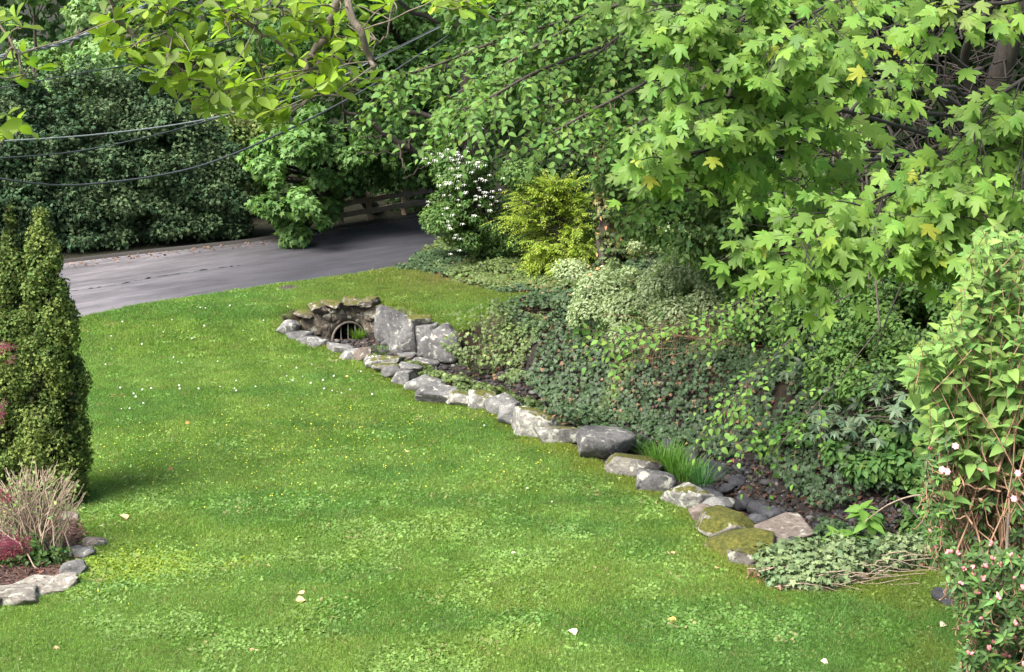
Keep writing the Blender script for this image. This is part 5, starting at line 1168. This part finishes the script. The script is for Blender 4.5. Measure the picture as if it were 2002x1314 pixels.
tw.build('branch', M['bark_dark'], mp_)
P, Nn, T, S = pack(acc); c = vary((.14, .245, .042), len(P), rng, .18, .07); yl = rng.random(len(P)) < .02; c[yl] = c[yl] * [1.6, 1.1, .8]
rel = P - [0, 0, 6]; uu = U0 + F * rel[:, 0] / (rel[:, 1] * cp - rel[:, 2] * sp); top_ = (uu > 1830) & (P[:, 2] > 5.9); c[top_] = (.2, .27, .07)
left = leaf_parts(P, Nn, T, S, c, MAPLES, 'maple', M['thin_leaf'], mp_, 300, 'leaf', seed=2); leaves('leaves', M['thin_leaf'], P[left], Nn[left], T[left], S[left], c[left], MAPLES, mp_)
bl = [(np.array([x, y, z], float), r) for x, y, z, r in ((5, 12.5, 8.5, 1.1), (6.5, 13, 8.8, 1.3), (7, 16, 9.3, 1.5), (5, 17, 9.5, 1.4), (8, 13.5, 8, 1.3), (8.5, 16, 8, 1.5), (6.2, 10.5, 8.1, 1.0), (7.5, 11, 7, 1.0), (8.2, 14, 5.5, 1.2))]  # crown above the view, added to keep sky light off the hollow
foliage('upper_crown', mp_, bl, 2600, MAPLES[:2], (.17, .24), (.10, .2, .04), M['thin_leaf'], 95, shell=.5, down=.6, upn=.9, lump=.2)

# ------------------------------------------------------------------ pale shrub at the right edge
vb = thing('pale_leaved_shrub', 'tall shrub with pale green pointed leaves and brown peeling canes at the right edge', 'shrub', (2.75, 7.1, float(zg(2.75, 7.1)))); v0 = np.array(vb.location)
rng = np.random.default_rng(97); acc = []; sh = Wood()
canes = [([(2010, 1330, 7.1), (1925, 1085, 7.0), (1862, 900, 6.9), (1834, 770, 6.8), (1822, 700, 6.8)], .024), ([(2040, 1330, 7.2), (1990, 1080, 6.9), (1900, 900, 6.7), (1862, 800, 6.7)], .012), ([(2060, 1330, 6.9), (1960, 1080, 6.7), (1950, 900, 6.6), (1920, 820, 6.6)], .011), ([(2070, 1330, 6.9), (2010, 1100, 6.7), (1975, 950, 6.6), (1980, 860, 6.6)], .012), ([(2050, 1300, 7.2), (1960, 1100, 7.1), (1930, 900, 7.1), (1925, 760, 7.1)], .016), ([(2080, 1300, 7.1), (2010, 1000, 7), (1985, 800, 7)], .014), ([(2080, 1320, 6.9), (1990, 1230, 6.9), (1950, 1150, 6.9), (1940, 1050, 6.9)], .03)]
cn = []
for q, (pts, r) in enumerate(canes):
    w = Wood(); P = bez([v0 + rng.normal(0, .05, 3) * [1, 1, 0]] + [px(*p) for p in pts], 22); w.tube(wob(P, .006, q), r * 1.2, r * .5, 8); w.build('cane', M['cane'], vb); cn.append(P)
for q in range(420):
    a = px(rng.uniform(1870, 2060), rng.uniform(900, 1180), rng.uniform(6.4, 7.5)); b_ = px(rng.uniform(1815, 2040), rng.uniform(700, 980), rng.uniform(6.4, 7.5)); sh.tube(wob(bez([a, (a + b_) / 2, b_], 7), .012, q), rng.uniform(.003, .007), .002, 4)
sh.build('twigs', M['cane'], vb, kind='stuff'); sh = Wood()
def ledge(v): return float(np.interp(v, [430, 480, 560, 620, 680, 720, 780, 850, 930], [1905, 1870, 1862, 1838, 1760, 1765, 1790, 1830, 1850]))
for q in range(560):
    v = rng.uniform(445, 840) if q < 480 else rng.uniform(780, 1000); le = ledge(v); u = le + 18 + (2080 - le) * rng.random() ** 1.25; dpt = rng.uniform(6.4, 7.5); tip = px(u, v, dpt)
    d = nrm(np.array([-.35 * (1 if u < le + 110 else rng.uniform(-1, 1)), -.25, .8]) + rng.normal(0, .28, 3)); L = rng.uniform(.14, .28); Q = np.array([tip - d * L, tip - d * L * .5 + [.004, 0, 0], tip]); sh.tube(Q, .003, .0018, 4)
    s1 = nrm(np.cross(d, rng.normal(0, 1, 3))); s2 = np.cross(d, s1); kk = rng.integers(3, 5)
    for j in range(kk):
        f = (j + .6) / kk; p_ = Q[0] + (Q[2] - Q[0]) * f; ax = s1 if j % 2 else s2
        for sg in (-1, 1): dirn = nrm(ax * sg * (1 - .45 * f) + d * (.35 + .5 * f) - UP * rng.uniform(0, .55)); acc.append((p_, nrm(d + UP * .5 - ax * sg * .35) + rng.normal(0, .2, 3) + [0, -.25, 0], dirn, rng.uniform(.06, .098) * (1 - .3 * f) * (1.15 if v > 680 else .92)))
sh.build('shoots', M['cane'], vb, kind='stuff')
P, Nn, T, S = pack(acc); c = vary((.15, .25, .062), len(P), rng, .18, .1)
left = leaf_parts(P, Nn, T, S, c, POINTY, 'vib', M['leaf'], vb, 300, 'leaf', seed=3); leaves('leaves', M['leaf'], P[left], Nn[left], T[left], S[left], c[left], POINTY, vb)

# ------------------------------------------------------------------ azalea with pink buds
az = thing('azalea', 'dark leaved shrub covered with pink flower buds at the lower right', 'azalea', (2.15, 5.9, float(zg(2.15, 5.9)))); a0 = np.array(az.location)
rng = np.random.default_rng(99); acc = []; bw = Wood(); bud_me = None
def aedge(v): return float(np.interp(v, [830, 880, 960, 1040, 1100, 1160, 1220, 1314], [1840, 1800, 1790, 1800, 1830, 1855, 1880, 1860]))
budv, budf = None, None
def bud_mesh():
    V = []; Fs = []; k = 6
    for t, r in ((0, .12), (.25, .3), (.5, .34), (.78, .2), (1, .02)):
        for j in range(k): a = j / k * 2 * math.pi + t; V.append((math.cos(a) * r, math.sin(a) * r, t))
    for i in range(4):
        for j in range(k): Fs.append((i * k + j, i * k + (j + 1) % k, i * k + k + (j + 1) % k, i * k + k + j))
    return V, Fs
BV, BF = bud_mesh()
for q in range(1100):
    v = rng.uniform(850, 1400); le = aedge(min(v, 1314)); u = le + 12 + (2090 - le) * rng.random() ** 1.1
    if rng.random() < .7 and v < 1060 and u > 1860: continue
    dpt = rng.uniform(5.7, 6.5) + (.7 if v < 1080 else 0); tip = px(u, v, dpt); st = tip + nrm(a0 - tip + rng.normal(0, .6, 3)) * rng.uniform(.05, .14)
    bw.tube(wob(bez([st, (st + tip) / 2 + [0, 0, -.03], tip], 6),   .006, q), .0035, .002, 4)
    ax = nrm(np.array([-.3, -.5, .8]) + rng.normal(0, .35, 3)); s1 = nrm(np.cross(ax, rng.normal(0, 1, 3))); s2 = np.cross(ax, s1); kk = rng.integers(7, 12)
    for j in range(kk): a = j * 2.4; f = j / kk; d = s1 * math.cos(a) + s2 * math.sin(a); acc.append((tip - ax * .03 * (1 - f), ax + d * -.2 + rng.normal(0, .15, 3), d + ax * (.15 + .5 * f), rng.uniform(.03, .052)))
    if rng.random() < .3:
        for j in range(rng.integers(1, 5)):
            if bud_me is None: o = mesh_np('flower_bud', BV, BF, M['pink_petal'], az, smooth=True); bud_me = o.data
            else: o = bpy.data.objects.new('flower_bud', bud_me); C.objects.link(o); o.parent = az
            bd = nrm(ax + rng.normal(0, .35, 3)); s_ = rng.uniform(.016, .026); o.location = Vector(tip + ax * .006) - az.location; o.rotation_euler = Vector(bd).to_track_quat('Z', 'Y').to_euler(); o.scale = (s_, s_, s_ * 1.2)
bw.build('twigs', M['cane'], az, kind='stuff')
w = Wood()
for q in range(9): e = px(rng.uniform(1880, 2050), rng.uniform(950, 1300), 6.2); w.tube(wob(bez([a0, (a0 + e) / 2 + rng.normal(0, .05, 3), e], 9), .01, q), .018, .006, 6)
w.build('stem', M['bark_grey'], az)
P, Nn, T, S = pack(acc); c = vary((.045, .09, .02), len(P), rng, .25, .1); lt_ = rng.random(len(P)) < .14; c[lt_] *= 2.0
left = leaf_parts(P, Nn, T, S, c, LANCE, 'aza', M['glossy_leaf'], az, 300, 'leaf', seed=4); leaves('leaves', M['glossy_leaf'], P[left], Nn[left], T[left], S[left], c[left], LANCE, az)
fm_ = None
for u, v in ((1868, 872), (1842, 918), (1852, 922), (1990, 925), (1982, 975)):
    V = []; Fs = []
    for k in range(6): d = np.array([math.cos(k * 1.05), math.sin(k * 1.05), .45]); Fm = frames(np.array([[-.3 * d[0], -.3 * d[1], 1.]]), d[None])[0]; tv, tf = OBOV[1]; o_ = len(V); V += list((tv * [1.5, 1, 1] * .014) @ Fm.T); Fs += [tuple(f + o_) for f in tf]
    o = mesh_np('open_flower', np.array(V), [np.array(Fs)], plain('pale_pink_petal', (.55, .24, .28), .6, 0, .1) if fm_ is None else fm_, az); fm_ = o.data.materials[0]; o.location = Vector(px(u, v, 6.05)) - az.location; o.rotation_euler = (1.1, rng.uniform(-.4, .4), 0)

# ------------------------------------------------------------------ big leaves, sapling, low ivy mound, arching stem
hs = thing('hosta', 'plant with very large pale green leaves at the bottom edge right of centre', 'plant', (1.6, 6.3, float(zg(1.6, 6.3)))); h0 = np.array(hs.location); w = Wood()
for q, (u, v, sz, dx) in enumerate(((1838, 1318, .20, -.05), (1886, 1350, .22, .25), (1800, 1370, .2, -.5), (1935, 1372, .24, .5))):
    tv, tf = half([(0, 0), (.26, .05), (.4, .25), (.36, .5), (.18, .8), (0, 1)], .25, .3); p = px(u, v, 6.0); Fm = frames(np.array([[dx * .5, -.75, .7]]), np.array([[dx, -.3, .8]]))[0]
    o = mesh_np('leaf', (tv * sz * 1.1) @ Fm.T, [tf], M['leaf'], hs, tint=(.19, .29, .11), smooth=True); b_ = p - Fm[:, 1] * sz * 1.1; o.location = Vector(b_) - hs.location; w.tube(bez([h0, (h0 + b_) / 2 + [0, .03, 0], b_], 8), .008, .005, 6)
w.build('stalk', M['grass_plain'], hs); a_ = [o for o in hs.children if o.name.startswith('stalk')][0].data; q_ = a_.attributes.new('tint', 'FLOAT_COLOR', 'POINT'); q_.data.foreach_set('color', np.tile([.12, .2, .06, 1], len(a_.vertices)).astype(np.float32))
sp_ = thing('sapling', 'young plant with large bright pointed leaves standing behind the low ivy mound', 'sapling', hit(1655, 1098) + [0, .1, 0]); s0 = np.array(sp_.location); dd = s0[1] * cp + (6 - s0[2]) * sp; rng = np.random.default_rng(4); w = Wood(); acc = []
for (u, v), k in (((1685, 992), 7), ((1640, 1040), 7), ((1690, 1050), 7), ((1625, 1060), 5), ((1700, 1010), 6)):
    e = px(u, v, dd - .25); w.tube(bez([s0, (s0 + e) / 2 + [0, 0, .05], e], 7), .009, .004, 5)
    for j in range(k): a = j * 2.4; d = np.array([math.cos(a), math.sin(a) * .7 - .2, -.25 + rng.uniform(-.3, .3)]); acc.append((e - [0, 0, .03 * j * .4], [0, -.5, .9] + rng.normal(0, .25, 3), d, rng.uniform(.14, .24)))
w.build('stem', M['grass_plain'], sp_); a_ = [o for o in sp_.children][0].data; q_ = a_.attributes.new('tint', 'FLOAT_COLOR', 'POINT'); q_.data.foreach_set('color', np.tile([.12, .2, .05, 1], len(a_.vertices)).astype(np.float32))
P, Nn, T, S = pack(acc); leaf_parts(P, Nn, T, S, vary((.13, .25, .045), len(P), rng, .1, .05), POINTY, 'sap', M['leaf'], sp_, 300)
w = Wood(); w.tube(bez([px(1870, 980, 15), px(1800, 968, 15), px(1740, 985, 15), px(1690, 1020, 15.2)], 20), .012, .005, 5); o = w.build('arching_stem', M['twig_tan'], None); tag(centre(o), 'single bare stem arching left out of the pink budded shrub over the ivy', 'stem')
im = thing('ivy_mound', 'low mound of pale edged ivy and bare vines at the corner of the stone edging', 'ivy', hit(1620, 1140)); rng = np.random.default_rng(12)
ctr = [(1520, 1120, .26), (1570, 1115, .3), (1620, 1112, .3), (1670, 1108, .28), (1720, 1100, .24), (1770, 1092, .22), (1820, 1085, .22), (1540, 1145, .2), (1590, 1140, .22), (1640, 1128, .2)]
bl = []
for u, v, r in ctr: p = hit(u, min(v + 25, 1165)); bl.append((p + [0, .22, .12], (r * 1.3, r, r * .95)))
foliage('ivy_leaves', im, bl, 6500, IVY, (.05, .09), (.085, .13, .055), M['glossy_leaf'], 13, shell=.6, lump=.5, down=.4, upn=.5, amp=.25, tt=(.4, .6), tip=(.22, .28, .13), parts=300, part_name='leaf')
w = Wood()
for q in range(46): c0, rr_ = bl[rng.integers(0, len(bl))]; a = c0 + [rng.normal(0, .25), -rr_[1] * rng.uniform(.7, 1), rng.uniform(-.15, .1)]; w.tube(wob(bez([a, a + [rng.uniform(.1, .35), -.03, rng.uniform(-.05, .08)], a + [rng.uniform(.3, .8), 0, rng.uniform(-.05, .1)]], 9), .01, q), .008, .004, 5)
w.build('vine', M['twig_tan'], im, kind='stuff')
foliage('brown_leaves', im, [(c - [0, .05, .12], r) for c, r in bl], 1200, SMALL, (.05, .08), (.16, .09, .055), M['dry'], 14, shell=.6)

# ------------------------------------------------------------------ magnolia over the camera
mg = thing('magnolia', 'magnolia branches with glowing yellow green leaves hanging in at the upper left', 'magnolia', (-3.6, 3.9, float(zg(-3.6, 3.9)))); g0 = np.array(mg.location); rng = np.random.default_rng(101); tw = Wood(); acc = []
w = Wood(); w.tube(wob(bez([g0 - [0, 0, .2], g0 + [.1, .1, 2.2], g0 + [.4, .6, 4.6], g0 + [1.2, 1.6, 6.0]], 14), .03, 3), .13, .05, 9); w.build('trunk', M['bark_grey'], mg)
top = g0 + [1.0, 1.4, 5.6]
def mlimb(pts, r, r2, link=True):
    P = wob(bez([px(*p) for p in pts], 16), .007, int(abs(pts[0][0]) + 7)); tw.tube(P, r, r2, 7)
    if link: tw.tube(bez([top, (top + P[0]) / 2 + [0, 0, .25], P[0]], 10), r * 1.3, r, 7)
    return P
LM = [mlimb([(700, -90, 5.7), (655, 10, 5.8), (640, 60, 5.85), (605, 110, 5.9), (597, 150, 5.95)], .022, .010), mlimb([(660, -120, 5.6), (683, 10, 5.6), (708, 70, 5.6), (722, 110, 5.65), (729, 130, 5.65)], .016, .012),
      mlimb([(180, -110, 5.8), (215, 0, 5.9), (240, 50, 6), (290, 90, 6), (345, 145, 6.1), (385, 205, 6.2), (430, 225, 6.2)], .012, .004), mlimb([(390, -100, 5.8), (425, 5, 5.9), (490, 52, 6), (540, 85, 6), (575, 110, 5.95)], .009, .005),
      mlimb([(-160, -40, 5.4), (-60, 20, 5.4), (10, 60, 5.4), (40, 130, 5.4), (50, 150, 5.4)], .008, .003), mlimb([(-140, 200, 5.4), (-60, 260, 5.4), (-5, 290, 5.4), (15, 250, 5.4)], .007, .003), mlimb([(900, -120, 6), (935, -20, 6), (945, 20, 6), (975, 42, 6), (1000, 20, 6)], .008, .003),
      mlimb([(300, 95, 6.0), (340, 130, 6), (395, 160, 6), (450, 165, 6)], .006, .003, False), mlimb([(500, 50, 5.9), (510, 110, 6), (515, 170, 6), (510, 210, 6.1)], .005, .003, False), mlimb([(605, 105, 5.9), (630, 130, 5.9), (640, 140, 5.9)], .009, .006, False), mlimb([(597, 150, 5.95), (610, 185, 6), (600, 195, 6)], .006, .003, False),
      mlimb([(340, 0, 5.9), (335, 50, 5.9), (345, 100, 6)], .004, .003, True), mlimb([(560, -60, 5.8), (548, 10, 5.9), (555, 50, 5.9)], .006, .003), mlimb([(620, 100, 5.9), (680, 130, 5.85), (690, 180, 5.85)], .006, .003, False), mlimb([(780, -80, 6), (760, 60, 6.1), (735, 80, 6.1)], .005, .003)]
allL = np.concatenate(LM)
reg = [((250, 20), (60, 24), 10), ((235, 85), (36, 22), 7), ((330, 60), (70, 50), 16), ((300, 120), (45, 25), 8), ((380, 130), (70, 40), 17), ((400, 190), (60, 26), 12), ((470, 110), (40, 60), 10), ((500, 195), (45, 30), 12), ((540, 235), (40, 14), 6), ((450, 20), (110, 26), 18), ((560, 30), (80, 32), 12),
       ((640, 50), (60, 40), 12), ((680, 110), (50, 50), 18), ((600, 160), (40, 26), 7), ((670, 165), (30, 22), 6), ((560, 90), (50, 40), 7), ((940, 10), (58, 16), 12), ((20, 45), (34, 24), 3), ((40, 140), (36, 26), 6), ((12, 245), (28, 26), 5), ((-60, 100), (50, 120), 8), ((880, 0), (40, 20), 4), ((420, 215), (40, 12), 4), ((750, 15), (30, 20), 2)]
for (u, v), (ru, rv), k in reg:
    for _ in range(k):
        e = px(u + rng.uniform(-1, 1) * ru, v + rng.uniform(-1, 1) * rv, (5.45 if u < 100 else 5.9) + rng.normal(0, .16)); j = int(np.argmin(((allL - e) ** 2).sum(1) + rng.uniform(0, .01, len(allL)))); a = allL[j]
        tw.tube(wob(bez([a, (a + e) / 2 + rng.normal(0, .012, 3), e], 6), .004, j), .0035, .002, 4)
        ax = nrm(np.array([0, -.1, .8]) + rng.normal(0, .45, 3)); s1 = nrm(np.cross(ax, rng.normal(0, 1, 3))); s2 = np.cross(ax, s1)
        for q in range(rng.integers(3, 6)):
            t_ = q * 2.4 + rng.normal(0, .2); d = s1 * math.cos(t_) + s2 * math.sin(t_); acc.append((e, ax + d * -.3 + rng.normal(0, .25, 3), d + ax * rng.uniform(.0, .7), rng.uniform(.056, .092)))
tw.build('branch', M['bark_grey'], mg)
P, Nn, T, S = pack(acc); c = vary((.18, .27, .035), len(P), rng, .3, .09)
left = leaf_parts(P, Nn, T, S, c, OBOV, 'mag', M['thin_leaf'], mg, 300, 'leaf', seed=5, margin=5); leaves('leaves', M['thin_leaf'], P[left], Nn[left], T[left], S[left], c[left], OBOV, mg)

# ------------------------------------------------------------------ pruned shrub and red maple at the left
pr = thing('pruned_shrub', 'cut back shrub of bare tan stems with small new leaves in the mulch bed', 'shrub', hit(62, 1098)); p0 = np.array(pr.location); dd = p0[1] * cp + (6 - p0[2]) * sp; rng = np.random.default_rng(103); st_me = []; acc = []; w = Wood()
for q in range(120):
    u = rng.uniform(-75, 150) if q > 8 else rng.uniform(125, 168); vt = np.interp(u, [-75, 0, 60, 110, 165], [960, 915, 905, 915, 955]) + abs(rng.normal(0, 28)); e = px(u, vt, dd + rng.uniform(-.45, .45)); b_ = p0 + rng.normal(0, .12, 3) * [1.6, 1, 0]
    mid = b_ + (e - b_) * [.35, .35, .5]; P = wob(bez([b_, mid, e], 8), .012, q); w1 = Wood(); w1.tube(P, rng.uniform(.006, .011), .004, 5); w1.build('stem', M['twig_tan'], pr)
    for _ in range(rng.integers(1, 4)):
        i = rng.integers(3, 7); s_ = P[i]; d = nrm(P[i] - P[i - 1] + rng.normal(0, .3, 3) * .15) * rng.uniform(.1, .3); w.tube(np.array([s_, s_ + d * .5 + rng.normal(0, .01, 3), s_ + d + [0, 0, .03]]), .004, .0028, 4)
        for _ in range(rng.integers(1, 5)): acc.append((s_ + d * rng.uniform(.4, 1), rng.normal(0, .5, 3) + [0, -.3, .8], rng.normal(0, .6, 3) + [0, 0, .5], rng.uniform(.025, .05)))
w.build('twigs', M['twig_tan'], pr, kind='stuff'); P, Nn, T, S = pack(acc); leaves('new_leaves', M['leaf'], P, Nn, T, S, vary((.2, .27, .09), len(P), rng, .15, .08), OVATE, pr)
foliage('low_foliage', pr, [(p0 + [x, -.15, z], (.22, .18, .14)) for x, z in ((-.4, .1), (-.15, .12), (.1, .1), (.3, .12), (-.6, .15), (.0, .25))], 900, OVATE, (.04, .07), (.05, .10, .025), M['leaf'], 105, shell=.4)
o = big_tuft  # young shoots in the mulch
ym = thing('weed', 'small pale leafy weed in the mulch beside the stone edging', 'weed', hit(112, 1092)); foliage('foliage', ym, [(np.array(ym.location) + [x, 0, z], .08) for x, z in ((0, .1), (.1, .05), (-.02, .25), (.0, .35))], 60, OVATE, (.05, .07), (.2, .27, .08), M['leaf'], 107, shell=.2)
rm = thing('japanese_maple', 'dark red lace leaved maple twigs reaching in from the left edge', 'maple', (-6.2, 12.4, 0.)); r0 = np.array(rm.location); rng = np.random.default_rng(109); w = Wood(); acc = []
w.tube(bez([r0, r0 + [.1, 0, 1.1], r0 + [.2, .2, 2.0]], 8), .05, .02, 7)
lace = [fan(200 + i, 7, 3.0, .05) for i in range(3)]
for (u, v, ru, rv, k, d) in ((22, 1068, 34, 14, 34, 12.6), (-30, 1070, 60, 26, 40, 12.6), (2, 690, 24, 18, 12, 12.4), (-60, 690, 40, 40, 30, 12.4), (2, 965, 10, 10, 6, 12.5), (-60, 900, 50, 100, 50, 12.5), (-2, 800, 6, 20, 5, 12.5)):
    c0 = px(u, v, d); w.tube(bez([r0 + [.1, 0, 1.0], (r0 + c0) / 2 + [0, 0, .4], c0], 8), .012, .004, 5)
    for _ in range(k): p = px(u + rng.uniform(-ru, ru), v + rng.uniform(-rv, rv), d + rng.normal(0, .1)); acc.append((p, [0, -.5, .7] + rng.normal(0, .35, 3), [.5, -.2, -.5] + rng.normal(0, .5, 3), rng.uniform(.09, .13)))
w.build('branch', M['bark_dark'], rm); P, Nn, T, S = pack(acc); c = vary((.13, .022, .04), len(P), rng, .25, .1); leaf_parts(P, Nn, T, S, c, lace, 'red', M['thin_leaf'], rm, 300, 'leaf', seed=6)
